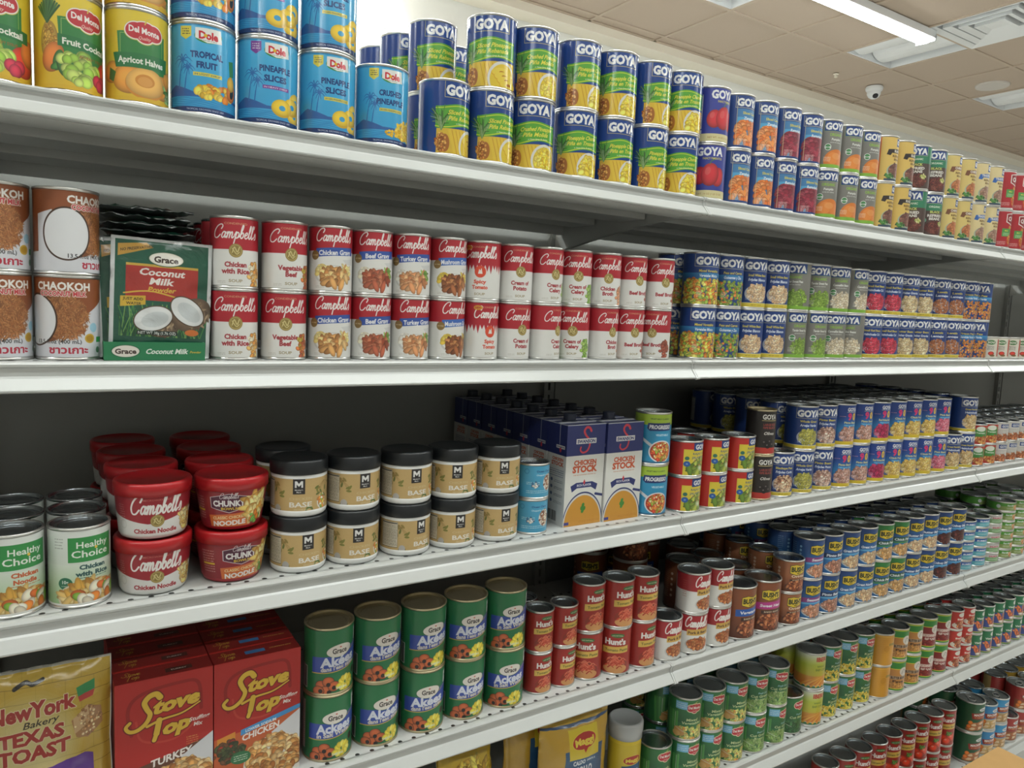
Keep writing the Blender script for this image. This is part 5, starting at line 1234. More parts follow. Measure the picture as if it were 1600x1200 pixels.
ORD = ['first', 'second', 'third', 'fourth', 'fifth', 'sixth', 'seventh', 'eighth', 'ninth', 'tenth', 'eleventh', 'twelfth', '13th', '14th', '15th', '16th']
SHELFW = dict(A='top shelf', B='second shelf', C='third shelf', D='fourth shelf', E='fifth shelf', F='lowest shelf')
TABLE = [
["A","dm",-0.0423,0.05,["dm_cocktail","dm_cocktail"],[-4.0,8.0],0],
["A","dm",0.0345,0.05,["dm_cocktail","dm_cocktail"],[22.0,10.0],0],
["A","dm",0.1113,0.05,["dm_apricot","dm_apricot"],[-1.0,6.0],0],
["A","pi",0.1925,0.0545,["dole_tropical","dole_tropical"],[-4.0,-4.0],0],
["A","pi",0.2789,0.0545,["dole_slices","dole_slices"],[1.0,-14.0],0],
["A","pi",0.3659,0.0545,["dole_slices2","dole_slices2"],[-1.0,-7.0],0],
["A","pi",0.4528,0.0545,["dole_crushed"],[-5.0],0],
["A","pi",0.5798,0.1425,["pine_sliced","pine_sliced"],[-2.0,-2.0],0],
["A","pi",0.6663,0.2325,["pine_sliced","pine_sliced"],[-10.0,-10.0],0],
["A","pi",0.5641,0.2325,["pine_sliced","pine_sliced"],[13.0,13.0],0],
["A","pi",0.5586,0.3225,["pine_sliced","pine_sliced"],[15.0,15.0],0],
["A","pi",0.5621,0.0545,["pine_sliced"],[18.0],0],
["A","pi",0.6479,0.0545,["pine_sliced","pine_sliced"],[3.0,-30.0],0],
["A","pi",0.7337,0.0545,["pine_crushed","pine_crushed"],[-21.0,-15.0],0],
["A","pi",0.8299,0.0545,["pine_chunks","pine_chunks"],[-22.0,-3.0],0],
["A","pi",0.9179,0.0545,["pine_chunks","pine_chunks"],[-9.0,-22.0],0],
["A","pi",1.0057,0.0545,["pine_chunks","pine_chunks"],[2.0,7.0],0],
["A","pi",1.0915,0.0545,["pine_chunks","pine_chunks"],[-27.0,-27.0],0],
["A","o",1.1727,0.05,["pimiento","pimiento"],[-38.0,-2.0],0],
["A","o",1.2495,0.05,["carrot","carrot"],[-2.0,-2.0],0],
["A","o",1.3263,0.05,["carrot","carrot"],[-4.0,-4.0],0],
["A","o",1.4031,0.05,["beet","beet"],[-5.0,-5.0],0],
["A","o",1.4799,0.05,["beet","beet"],[-7.0,-7.0],0],
["A","o",1.5567,0.05,["pumpkin","pumpkin"],[-25.0,-10.0],0],
["A","o",1.6335,0.05,["pumpkin","pumpkin"],[-10.0,-10.0],0],
["A","o",1.7103,0.05,["pumpkin","pumpkin"],[-11.0,-11.0],0],
["A","o",1.7871,0.05,["refried_gold","refried_gold"],[-12.0,-12.0],0],
["A","o",1.8639,0.05,["refried_gold","refried_gold"],[-13.0,-13.0],0],
["A","o",1.9407,0.05,["refried_teal","refried_teal"],[-60.0,-60.0],0],
["A","o",2.0175,0.05,["refried_teal","refried_teal"],[-31.0,-44.0],0],
["A","o",2.0943,0.05,["chipotle","chipotle"],[-16.0,-16.0],0],
["A","o",2.1711,0.05,["chipotle","chipotle"],[-17.0,-17.0],0],
["A","o",2.2479,0.05,["traditional","traditional"],[-17.0,-17.0],0],
["A","o",2.3247,0.05,["traditional","traditional"],[-18.0,-18.0],0],
["A","o",2.4015,0.05,["red_chili","red_chili"],[-19.0,-19.0],0],
["A","o",2.4783,0.05,["red_chili","red_chili"],[-20.0,-20.0],0],
["A","o",2.5551,0.05,["red_chili","red_chili"],[-20.0,-20.0],0],
["A","o",2.6319,0.05,["red_chili","red_chili"],[-21.0,-21.0],0],
["A","o",2.7087,0.05,["red_chili","red_chili"],[-22.0,-22.0],0],
["A","o",2.7855,0.05,["red_chili","red_chili"],[-22.0,-22.0],0],
["A","o",2.8623,0.05,["red_chili","red_chili"],[-23.0,-23.0],0],
["B","ch",-0.047,0.0492,["coconut","coconut"],[14.0,8.0],0],
["B","ch",0.0282,0.0492,["coconut","coconut"],[-10.0,52.0],0],
["B","ca",0.2325,0.045,["c_rice","c_rice"],[-9.0,-6.0],4],
["B","ca",0.3033,0.045,["c_veg","c_veg"],[-10.0,2.0],0],
["B","ca",0.373,0.045,["c_chgravy","c_chgravy"],[-13.0,-10.0],0],
["B","ca",0.4399,0.045,["c_bfgravy","c_bfgravy"],[-4.0,-10.0],0],
["B","ca",0.5067,0.045,["c_tkgravy","c_tkgravy"],[-4.0,-19.0],0],
["B","ca",0.5735,0.045,["c_mshgravy","c_mshgravy"],[13.0,-7.0],0],
["B","ca",0.6403,0.045,["c_spicy","c_spicy"],[7.0,-33.0],0],
["B","ca",0.7071,0.045,["c_potato","c_potato"],[4.0,-9.0],0],
["B","ca",0.7739,0.045,["c_celery","c_celery"],[24.0,2.0],0],
["B","ca",0.8407,0.045,["c_celery","c_celery"],[-34.0,-23.0],0],
["B","ca",0.9111,0.045,["c_chbroth","c_chbroth"],[5.0,-22.0],0],
["B","ca",0.978,0.045,["c_bfbroth","c_bfbroth"],[-11.0,-4.0],0],
["B","ca",1.0504,0.045,["c_bfbroth","c_bfbroth"],[-52.0,-13.0],0],
["B","o",1.1777,0.05,["mixed_veg","mixed_veg"],[-20.0,-17.0],1],
["B","o",1.2545,0.05,["peas_carrots","peas_carrots"],[-22.0,-18.0],1],
["B","o",1.3313,0.05,["small_white","small_white"],[-24.0,-20.0],1],
["B","o",1.4081,0.05,["small_white","small_white"],[-25.0,-22.0],1],
["B","o",1.4849,0.05,["org_peas","org_peas"],[-9.0,-50.0],1],
["B","o",1.5617,0.05,["org_peas","org_peas"],[-10.0,-31.0],1],
["B","o",1.6385,0.05,["org_cannellini","org_cannellini"],[-29.0,-26.0],1],
["B","o",1.7153,0.05,["org_cannellini","org_cannellini"],[-57.0,-4.0],1],
["B","o",1.7921,0.05,["red_bean","red_bean"],[-31.0,-28.0],1],
["B","o",1.8689,0.05,["red_bean","red_bean"],[-32.0,-29.0],1],
["B","o",1.9457,0.05,["butter_bean","butter_bean"],[-33.0,-30.0],1],
["B","o",2.0225,0.05,["butter_bean","butter_bean"],[-34.0,-31.0],1],
["B","o",2.1067,0.05,["lentil","lentil"],[-35.0,-32.0],1],
["B","o",2.1835,0.05,["lentil","lentil"],[-36.0,-33.0],1],
["B","o",2.2603,0.05,["pigeon","pigeon"],[-27.0,-27.0],1],
["B","o",2.3371,0.05,["pigeon","pigeon"],[-59.0,-59.0],1],
["B","sm",2.4096,0.045,["tomato_small"],[-48.0],0],
["B","sm",2.4776,0.045,["tomato_small"],[-48.0],0],
["B","sm",2.5456,0.045,["tomato_small"],[-49.0],0],
["B","sm",2.6136,0.045,["tomato_small"],[-49.0],0],
["B","sm",2.6816,0.045,["tomato_small"],[-50.0],0],
["B","sm",2.7496,0.045,["tomato_small"],[-51.0],0],
["B","sm",2.8176,0.045,["tomato_small"],[-51.0],0],
["B","sm",2.8856,0.045,["tomato_small"],[-51.0],0],
["B","sm",2.9536,0.045,["tomato_small"],[-52.0],0],
["B","sm",3.0216,0.045,["tomato_small"],[-52.0],0],
["B","sm",3.0896,0.045,["tomato_small"],[-53.0],0],
["B","sm",3.1576,0.045,["tomato_small"],[-53.0],0],
["C","hc",-0.0401,0.0505,["hc_noodle"],[14.0],2],
["C","hc",0.0363,0.0505,["hc_rice"],[10.0],2],
["C","bl",0.7718,0.053,["blue_clam","blue_clam"],[-17.0,-5.0],0],
["C","pr",1.0711,0.052,["veg_soup","veg_soup"],[-23.0,-23.0],0],
["C","k",1.1627,0.045,["chiles","chiles"],[-16.0,-16.0],1],
["C","k",1.244,0.045,["chiles_sliced","chiles"],[-11.0,-11.0],1],
["C","k",1.3316,0.045,["chiles","chiles"],[-13.0,-13.0],0],
["C","ol",1.4062,0.046,["olives","olives"],[-22.0,-22.0],0],
["C","o",1.479,0.048,["blackeye"],[-23.0],5],
["C","o",1.5558,0.048,["green_pigeon","green_pigeon"],[-24.0,-24.0],4],
["C","o",1.6326,0.048,["pinto","pinto"],[-26.0,-26.0],4],
["C","o",1.7094,0.048,["p90","p90"],[-19.0,-12.0],4],
["C","o",1.7862,0.048,["p90","p90"],[-20.0,-14.0],4],
["C","o",1.863,0.048,["r90","r90"],[-21.0,-15.0],4],
["C","o",1.9398,0.048,["ch90","ch90"],[-22.0,-16.0],4],
["C","o",2.0166,0.048,["ch90","ch90"],[-23.0,-17.0],4],
["C","o",2.0934,0.048,["ch90","ch90"],[-24.0,-17.0],4],
["C","o",2.1702,0.048,["pk90","pk90"],[-24.0,-18.0],4],
["C","o",2.2471,0.048,["gnorth"],[-25.0,-19.0],4],
["C","o",2.3239,0.048,["gnorth","gnorth"],[-26.0,-20.0],4],
["C","gg",2.3971,0.0465,["gg_red","gg_red"],[-35.0,-35.0],3],
["C","gg",2.4669,0.0465,["gg_red","gg_red"],[-36.0,-36.0],3],
["C","gg",2.5367,0.0465,["white_small","white_small"],[-36.0,-36.0],3],
["C","gg",2.6065,0.0465,["white_small","white_small"],[-37.0,-37.0],3],
["C","gg",2.6763,0.0465,["white_small","white_small"],[-37.0,-37.0],3],
["C","gg",2.7463,0.0465,["blue_small","blue_small"],[-38.0,-38.0],3],
["C","gg",2.8168,0.0465,["blue_small","blue_small"],[-38.0,-38.0],3],
["C","gg",2.8873,0.0465,["blue_small","blue_small"],[-39.0,-39.0],3],
["C","gg",2.9578,0.0465,["gg_red","gg_red"],[-39.0,-39.0],3],
["C","gg",3.0283,0.0465,["gg_red","gg_red"],[-40.0,-40.0],3],
["C","gg",3.0988,0.0465,["gg_red","gg_red"],[-40.0,-40.0],3],
["C","gg",3.1693,0.0465,["gg_red","gg_red"],[-41.0,-41.0],3],
["D","ac",0.3866,0.0582,["ackee_en","ackee_fr"],[-7.0,-2.0],0],
["D","ac",0.4713,0.0582,["ackee_fr","ackee_fr"],[-5.0,-5.0],0],
["D","ac",0.5577,0.0582,["ackee_fr","ackee_fr"],[-18.0,-3.0],0],
["D","ac",0.6418,0.0582,["ackee_fr","ackee_fr"],[-6.0,-18.0],0],
["D","ac",0.7289,0.0582,["ackee_en","ackee_en"],[-21.0,-18.0],0],
["D","h1",0.8081,0.057,["paste","paste"],[1.0,-6.0],1],
["D","h1",0.8669,0.057,["paste","paste"],[7.0,7.0],0],
["D","h3",0.9307,0.059,["paste_big","paste_big"],[-40.0,-3.0],0],
["D","h3",0.9986,0.048,["paste_big","paste_big"],[-36.0,-5.0],0],
["D","h3",1.0674,0.048,["paste_big","paste_big"],[1.0,-14.0],0],
["D","pb",1.1397,0.0465,["pork"],[-9.0],1],
["D","pb",1.2154,0.0435,["pork","pork"],[-31.0,-4.0],0],
["D","pb",1.2912,0.0435,["pork","pork"],[-13.0,-13.0],0],
["D","bv",1.2,0.385,["bush_veg","bush_veg"],[-51.0,-34.0],0],
["D","bv",1.292,0.385,["bush_veg","bush_veg"],[-53.0,-36.0],0],
["D","bv",1.384,0.385,["bush_veg","bush_veg"],[-55.0,-38.0],0],
["D","bv",1.25,0.29,["bush_veg","bush_veg"],[-54.0,-37.0],0],
["D","bv",1.3734,0.048,["bush_veg"],[-14.0],2],
["D","bv",1.4622,0.048,["bush_sweet"],[-29.0],3],
["D","bo",1.5442,0.0405,["bush_orig","bush_orig"],[-18.0,-18.0],3],
["D","o",1.6204,0.042,["b_season","b_season"],[-26.0,-22.0],4],
["D","o",1.6972,0.042,["b_pinto","b_pinto"],[-27.0,-24.0],4],
["D","o",1.774,0.042,["b_north","b_north"],[-28.0,-25.0],4],
["D","o",1.8508,0.042,["b_north","b_north"],[-29.0,-26.0],4],
["D","o",1.9276,0.042,["b_chick","b_chick"],[-30.0,-27.0],4],
["D","o",2.0044,0.042,["b_chick","b_chick"],[-31.0,-28.0],4],
["D","o",2.0812,0.042,["b_butter","b_butter"],[-32.0,-29.0],4],
["D","o",2.158,0.042,["b_butter","b_butter"],[-33.0,-29.0],4],
["D","o",2.2348,0.042,["b_kidney","b_kidney"],[-33.0,-30.0],4],
["D","o",2.3116,0.042,["b_kidney","b_kidney"],[-34.0,-31.0],4],
["D","tu",2.3914,0.0515,["tuna_blue","tuna_blue","tuna_blue","tuna_blue","tuna_blue"],[-35.0,-35.0,-35.0,-35.0,-35.0],2],
["D","tu",2.4752,0.0515,["tuna_blue","tuna_blue","tuna_blue","tuna_blue","tuna_blue"],[-36.0,-36.0,-36.0,-36.0,-36.0],2],
["D","tu",2.5597,0.0515,["tuna_pink","tuna_pink","tuna_pink","tuna_pink","tuna_pink"],[-36.0,-36.0,-36.0,-36.0,-36.0],2],
["D","tu",2.6447,0.0515,["tuna_green","tuna_green","tuna_green","tuna_green","tuna_green","tuna_green"],[-37.0,-37.0,-37.0,-37.0,-37.0,-37.0],2],
["D","tu",2.7297,0.0515,["tuna_green","tuna_green","tuna_green","tuna_green","tuna_green","tuna_green"],[-38.0,-38.0,-38.0,-38.0,-38.0,-38.0],2],
["D","tu",2.8147,0.0515,["tuna_green","tuna_green","tuna_green","tuna_green","tuna_green","tuna_green"],[-38.0,-38.0,-38.0,-38.0,-38.0,-38.0],2],
["D","tu",2.8997,0.0515,["tuna_green","tuna_green","tuna_green","tuna_green","tuna_green","tuna_green"],[-39.0,-39.0,-39.0,-39.0,-39.0,-39.0],2],
["E","o",1.1459,0.058,["dm_french"],[-22.0],0],
["E","o",1.2218,0.046,["v_mixed","v_mixed"],[-18.0,-30.0],2],
["E","o",1.2986,0.046,["v_mixed","v_mixed"],[-13.0,-26.0],2],
["E","o",1.3754,0.046,["v_mixed","v_mixed"],[-28.0,-21.0],2],
["E","o",1.4522,0.046,["v_cut","v_cut"],[-23.0,-29.0],2],
["E","o",1.529,0.046,["v_cut","v_cut"],[-10.0,-37.0],2],
["E","o",1.6055,0.053,["v_cutlow"],[-18.0],2],
["E","o",1.6821,0.048,["iberia","iberia"],[-20.0,-20.0],2],
["E","o",1.7585,0.056,["v_corn","v_corn"],[-20.0,-20.0],2],
["E","o",1.8353,0.056,["v_corn","v_corn"],[-22.0,-22.0],2],
["E","o",1.9121,0.056,["v_corn","v_corn"],[-23.0,-23.0],2],
["E","q",1.988,0.044,["yellow","yellow"],[-31.0,-31.0],3],
["E","q",2.0648,0.044,["e_butter","e_butter"],[-32.0,-32.0],3],
["E","q",2.1416,0.044,["e_butter","e_butter"],[-33.0,-33.0],3],
["E","q",2.2184,0.044,["e_kidney","e_kidney"],[-33.0,-33.0],3],
["E","q",2.2952,0.044,["e_kidney","e_kidney"],[-34.0,-34.0],3],
["E","ri",2.3686,0.037,["e_red","e_red","e_red"],[-28.0,-28.0,-28.0],3],
["E","ri",2.4366,0.037,["e_red","e_red","e_red"],[-29.0,-29.0,-29.0],3],
["E","vi",2.5046,0.038,["sausage","sausage"],[-29.0,-29.0],4],
["E","vi",2.5726,0.038,["sausage","sausage"],[-30.0,-30.0],4],
["E","vi",2.6406,0.038,["sausage","sausage"],[-30.0,-30.0],4],
["E","vi",2.7086,0.038,["sausage","sausage"],[-31.0,-31.0],4],
["E","vi",2.7766,0.038,["sausage","sausage"],[-31.0,-31.0],4],
["E","vi",2.8446,0.038,["sausage","sausage"],[-32.0,-32.0],4],
["E","vi",2.9126,0.038,["sausage","sausage"],[-32.0,-32.0],4],
["E","vi",2.9806,0.038,["sausage","sausage"],[-33.0,-33.0],4],
["E","vi",3.0486,0.038,["sausage","sausage"],[-33.0,-33.0],4],
["E","vi",3.1166,0.038,["sausage","sausage"],[-34.0,-34.0],4],
["E","vi",3.1846,0.038,["sausage","sausage"],[-34.0,-34.0],4],
["E","vi",3.2526,0.038,["sausage","sausage"],[-34.0,-34.0],4],
["E","vi",3.3206,0.038,["sausage","sausage"],[-35.0,-35.0],4],
["E","vi",3.3886,0.038,["sausage","sausage"],[-35.0,-35.0],4],
["F","ht",2.3811,0.0355,["tomato_sauce","tomato_sauce"],[-35.0,-35.0],0],
["F","ht",2.3051,0.0355,["tomato_sauce","tomato_sauce"],[-34.0,-34.0],0],
["F","ht",2.2291,0.0355,["tomato_sauce","tomato_sauce"],[-34.0,-34.0],0],
["F","ht",2.1531,0.0355,["tomato_sauce","tomato_sauce"],[-33.0,-33.0],0],
["F","ht",2.0771,0.0355,["tomato_sauce","tomato_sauce"],[-32.0,-32.0],0],
["F","ht",2.0011,0.0355,["tomato_sauce","tomato_sauce"],[-31.0,-31.0],0],
["F","ht",1.9251,0.0355,["tomato_sauce","tomato_sauce"],[-30.0,-30.0],0],
["F","ht",1.8491,0.0355,["tomato_sauce","tomato_sauce"],[-29.0,-29.0],0],
["F","ht",1.7731,0.0355,["tomato_sauce","tomato_sauce"],[-28.0,-28.0],0],
["F","ma",2.5712,0.043,["mack_green","mack_green"],[-37.0,-37.0],2],
["F","mb",2.6592,0.04,["mack_blue","mack_blue"],[-37.0,-37.0],2],
["F","mb",2.7432,0.04,["mack_blue2","mack_blue2"],[-38.0,-38.0],2],
["F","mb",2.8272,0.04,["mack_red"],[-39.0],2],
["F","mb",2.9112,0.04,["mack_red","mack_red"],[-39.0,-39.0],2],
["F","mb",2.9952,0.04,["mack_gold","mack_gold"],[-40.0,-40.0],2],
["F","mb",3.0792,0.04,["mack_gold","mack_gold"],[-40.0,-40.0],2],
["F","mb",3.1632,0.04,["mack_gold","mack_gold"],[-41.0,-41.0],2],
]
fam = {}
for row in TABLE:
    for d in set(row[4]):
        fam.setdefault((row[0], d), []).append(row[2])
for k in fam: fam[k].sort()
LEV = {1: ['single'], 2: ['lower', 'upper'], 3: ['bottom', 'middle', 'top'], 5: ['bottom', 'second', 'middle', 'fourth', 'top'], 6: ['bottom', 'second', 'third', 'fourth', 'fifth', 'top']}
rr = random.Random(11)
for s, sz, x, dy, des, rot, rows in TABLE:
    r, hh = SZ[sz]; h = hh or H15[s]
    z = DECK[s] + .0003
    n = len(des)
    set_back = (s == 'A' and dy > .1)
    for i, d in enumerate(des):
        words, nm = DES[d][0], DES[d][1]
        body, lid, lab, far = can_meshes(sz, h, d)
        col = fam[(s, d)]
        extra = ''
        if len(col) > 1: extra = ', %s from the left' % ORD[min(len(col) - 1, col.index(x))] if len(col) <= 16 else ''
        lv = LEV[n][i] if n > 1 else ''
        text = (lv + ' ' if lv else '') + words + extra + (', set back' if set_back else '') + ', ' + SHELFW[s]
        ox = rr.uniform(-.0003, .0003); oy = rr.uniform(-.001, .001)
        root = link(nm, body, None, (x + ox, D + dy + oy, z + i * (h + .0002)), math.radians(rot[i] + rr.uniform(-2, 2)))
        tag(root, text, 'can', '%s stack on the %s' % (words, SHELFW[s]) if n > 1 or len(col) > 1 else None)
        link('label', lab, root); ld = link('lid', lid, root)
        if DES[d][3].get('tab') and i == n - 1:
            t_ = link('pull_tab', TAB, ld, (0, 0, h - .0046), rr.uniform(-1, 1))
    for q in range(rows):
        y = D + dy + (2 * r + .0012) * (q + 1)
        if y + r > YB - .008: break
        for i, d in enumerate(des):
            words, nm = DES[d][0], DES[d][1]
            far = can_meshes(sz, h, d)[3]
            root = link(nm, far, None, (x + rr.uniform(-.0004, .0004), y, z + i * (h + .0002)), rr.uniform(-.6, .6))
            lv = LEV[n][i] + ' ' if n > 1 else ''
            tag(root, '%s%s, %s column, %s row back, %s' % (lv, words, ORD[min(15, fam[(s, d)].index(x))], ORD[q], SHELFW[s].replace(' shelf', '') + ' shelf'), 'can', '%s%s behind the front row, %s' % (lv, words, SHELFW[s]))

# ---------------------------------------------------------------- jars of soup base
def jar(x, y, z, rot, label, meshes={}):
    if not meshes:
        r = .0425
        v, f, u = lathe([(0, .0015), (r - .007, .0015), (r - .004, 0), (r - .001, .003), (r, .008), (r, .0105), (r - .0005, .011), (r - .0005, .0595), (r, .060), (r, .062), (r - .0015, .066), (r - .0015, .07)], 40)
        meshes['b'] = mesh('jar_body', v, f, mat('jar_white', (.72, .73, .72), .35), smooth=True)
        cv = Cv(2 * PI * r * 1000, 48.5); base_jar(cv)
        v, f, u = lathe([(r, .0108), (r, .0598)], 44); meshes['l'] = mesh('label', v, f, print_mat('print_base', cv, .45), None, u, True)
        v, f, u = lathe([(r - .001, .0655), (r + .001, .0655), (r + .0014, .067), (r + .0014, .0845), (r + .0002, .0866), (r - .004, .087), (r - .006, .0864), (0, .0864)], 44)
        meshes['c'] = mesh('lid', v, f, mat('lid_black', (.010, .012, .014), .35, bump=.05), smooth=True)
    root = tag(link('food_jar', meshes['b'], None, (x, y, z), math.radians(rot)), label, 'jar', 'jars of soup base')
    link('label', meshes['l'], root); link('lid', meshes['c'], root)
    return root
JX = [(.3325, .35, .0), (.4205, .25, .45), (.5143, .65, .4), (.6026, .4, .2), (.6925, .5, .35)]
for i, (x, ob, ot) in enumerate(JX):
    fc = -math.degrees(math.atan2(x, 1.12))
    for lv, o_ in ((0, ob), (1, ot)):
        jar(x, 1.1202, DECK['C'] + .0003 + lv * .0872, fc + math.degrees(math.asin(o_)), '%s tan-labelled white jar with black lid, %s stack from the red bowls' % (('lower', 'upper')[lv], ORD[i]))
for lv in (0, 1):
    jar(.3325, 1.21, DECK['C'] + .0003 + lv * .0872, -10, '%s tan jar behind the jar stack nearest the red bowls' % ('lower', 'upper')[lv])

# ---------------------------------------------------------------- microwave soup bowls
BM = {}
def bowl(kind, x, y, z, rot, label):
    if kind not in BM:
        rb, rt, H = (.0435, .0485, .0615) if kind == 'a' else (.0415, .0495, .0605)
        v, f, u = lathe([(0, .002), (rb - .008, .002), (rb - .006, 0), (rb - .002, .0015), (rb, .006), (rt, H), (rt + .001, H + .002)], 44)
        body = mesh('bowl_body', v, f, mat('bowl_white', (.66, .66, .64), .4) if kind == 'a' else mat('bowl_red', (.32, .02, .03), .35), smooth=True)
        cv = Cv(2 * PI * (rb + rt) * 500, 56); (bowl_soup if kind == 'a' else bowl_chunky)(cv)
        v, f, u = lathe([(rb + .0006, .0065), (rt + .0004, H - .001)], 48)
        lab = mesh('label', v, f, print_mat('print_bowl_' + kind, cv, .35, .1), None, u, True)
        R = rt + .0022
        v, f, u = lathe([(R - .002, H - .0005), (R, H - .0005), (R + .0003, H + .014), (R - .001, H + .0165), (R - .003, H + .0175), (R - .005, H + .0172), (R - .0065, H + .0155), (0, H + .0155)], 48)
        lid = mesh('lid', v, f, mat('lid_red', (.38, .012, .016), .3, 0, .5), smooth=True)
        BM[kind] = (body, lab, lid)
    b = BM[kind]
    root = tag(link('soup_bowl', b[0], None, (x, y, z), math.radians(rot)), label, 'bowl', 'microwave soup bowls')
    link('label', b[1], root); link('lid', b[2], root)
for kind, x, w, H, rots in (('a', .1275, 'red and white chicken noodle soup bowl', .0793, (-1, 0)), ('b', .2338, 'dark red noodle soup bowl with orange band', .0783, (6, -16))):
    for q in range(4):
        for lv in (0, 1):
            y = D + .0595 + q * .1055
            wq = '%s %s' % (('lower', 'upper')[lv], w) + (', front of its row' if q == 0 else ', %s row behind the front' % ORD[q - 1])
            bowl(kind, x + (-.004 * q if kind == 'a' else .003 * q), y, DECK['C'] + .0003 + lv * H, rots[lv] + (0 if q == 0 else rr.uniform(-30, 30)), wq)

# ---------------------------------------------------------------- boxes
def carton(name, w, d, h, mats_, bev=.0006):
    """box with its front on y=0; materials: front, side, top; per-face uv"""
    V = [(0, 0, 0), (w, 0, 0), (w, d, 0), (0, d, 0), (0, 0, h), (w, 0, h), (w, d, h), (0, d, h)]
    F_ = [(0, 1, 5, 4), (1, 2, 6, 5), (2, 3, 7, 6), (3, 0, 4, 7), (4, 5, 6, 7), (3, 2, 1, 0)]
    q = [(0, 0), (1, 0), (1, 1), (0, 1)]
    return mesh(name, V, F_, mats_, [0, 1, 0, 1, 2, 1], [q] * 6)
def swan_front(c):
    H = c.h; c.rect(-c.w / 2, 0, c.w / 2, H, '#ecebe6'); c.rect(-c.w / 2, 0, c.w / 2, H * .30, '#26306e')
    c.line(spline([(11, 12), (7, 6), (-1, 5), (-6, 12), (-2, 20), (6, 28), (9, 38), (4, 50), (-7, 54), (-14, 49), (-13, 43)], 6), 5.2, '#d83a48', 3); c.rect(-25, H * .135, 25, H * .185, '#f0efec'); c.text('SWANSON', 0, H * .16, 6.4, '#26306e', .04, 0, 45)
    c.text('CHICKEN', 0, H * .37, 9.5, '#d8552c', .045, 0, 56); c.text('STOCK', 0, H * .435, 12.5, '#d8552c', .05, 0, 62); c.fine(-28, H * .49, 28, 1, '#d88a6c', 3, 1.4)
    c.poly([(-34, H * .60), (-20, H * .57), (20, H * .57), (34, H * .60), (30, H * .66), (18, H * .625), (-18, H * .625), (-30, H * .66)], '#26306e'); c.text('RICH FLAVOR', 0, H * .598, 4.4, '#eceaf0', .04, 0, 36); c.poly([(-3, H * .57), (0, H * .54), (3, H * .57), (0, H * .60)], '#d83a48')
    c.ell(0, H * .98, 50, 62, '#26306e'); c.ell(0, H * .985, 48.5, 60, '#e4e2dc'); c.ell(0, H * .995, 46, 58, '#dc9a34'); c.vgrad(H * .9, H, '#dc9a34', '#d6922c', -30, 30)
    for a, b in ((-3, .83), (3, .835), (0, .80), (-1, .86)): c.ell(a, H * b, 3.4, 4.4, '#3f8a34', .4)
    c.line([(30, H * .70), (48, H * .72)], 5, '#26306e'); c.fine(-10, H * .955, 44, 2, '#c07a20', 2.6, 1); c.rect(-46, H * .955, -34, H * .985, '#3a3a8a')
def swan_side(c):
    H = c.h; c.rect(-c.w / 2, 0, c.w / 2, H, '#e6e5e0'); c.rect(-c.w / 2, 0, c.w / 2, H * .30, '#26306e'); c.rect(7, 0, 8.4, H * .20, '#c8ccd4'); c.rect(-2, H * .205, 24, H * .235, '#e8e8e4'); c.text('SWANSON', 11, H * .22, 3, '#26306e', .03, 0, 23); c.ell(11, H * .25, 3, 5, '#d83a48')
    c.text('CHICKEN', 4, H * .345, 5.6, '#d8552c', .04, 0, 34); c.text('STOCK', 4, H * .39, 7.6, '#d8552c', .045, 0, 38)
    c.fine(-22, H * .45, 24, 4, '#3a4a7a', 4, 1.4); 
    for i in range(4): c.ell(-12, H * (.56 + .07 * i), 3.4, 3.4, '#5a6a8a'); c.fine(-4, H * (.555 + .07 * i), 22, 2, '#4a4a5a', 3, 1.1)
    c.code(-20, H * .86, 28, 22)
cvf = Cv(96, 198, '#ffffff', 2.6); swan_front(cvf); cvs = Cv(60, 198, '#ffffff', 2.4); swan_side(cvs)
SWM = [print_mat('print_carton_front', cvf, .35, .1), print_mat('print_carton_side', cvs, .35, .1), mat('carton_top', (.05, .06, .17), .35)]
W_, D_, H_ = .0945, .062, .198
sw_me = carton('stock_carton', W_, D_, H_, SWM)
fin_v, fin_f = boxes([(0.002, W_ - .002, D_ * .46, D_ * .54, 0, .0022)])
fin_me = mesh('top_seam', fin_v, fin_f, mat('seam_grey', (.42, .43, .47), .4))
ev, ef = join(boxes([(0.0, W_, -.0006, .0012, 0, .0014)]), boxes([(0, .0012, 0, D_, 0, .0012)]))
edge_me = mesh('top_edge', ev, ef, mat('seam_grey', (.42, .43, .47), .4))
v, f, u = lathe([(.0155, 0), (.0155, .003), (.0125, .004), (.0125, .0155), (.0118, .0165), (0, .0165)], 24)
cap_me2 = mesh('screw_cap', v, f, mat('cap_navy', (.018, .022, .04), .4), smooth=False)
for c_ in range(2):
    for q in range(7):
        x = (.8374, .9345)[c_] - .001 * q; y = D + .036 - .003 * c_ + q * (D_ + .0016)
        if y + D_ > YB - .004: break
        root = tag(link('stock_carton', sw_me, None, (x, y, DECK['C'] + .0003), math.radians(.6 if q == 0 else rr.uniform(-.4, .4))),
                   'navy and white chicken stock carton, ' + ('front of the %s column' % ('left', 'right')[c_] if q == 0 else '%s behind the front in the %s column' % (ORD[q - 1], ('left', 'right')[c_])), 'carton', 'chicken stock cartons')
        link('screw_cap', cap_me2, root, (W_ * .40, D_ * .72, H_)); link('top_seam', fin_me, root, (0, 0, H_)); link('top_edge', edge_me, root, (0, 0, H_))

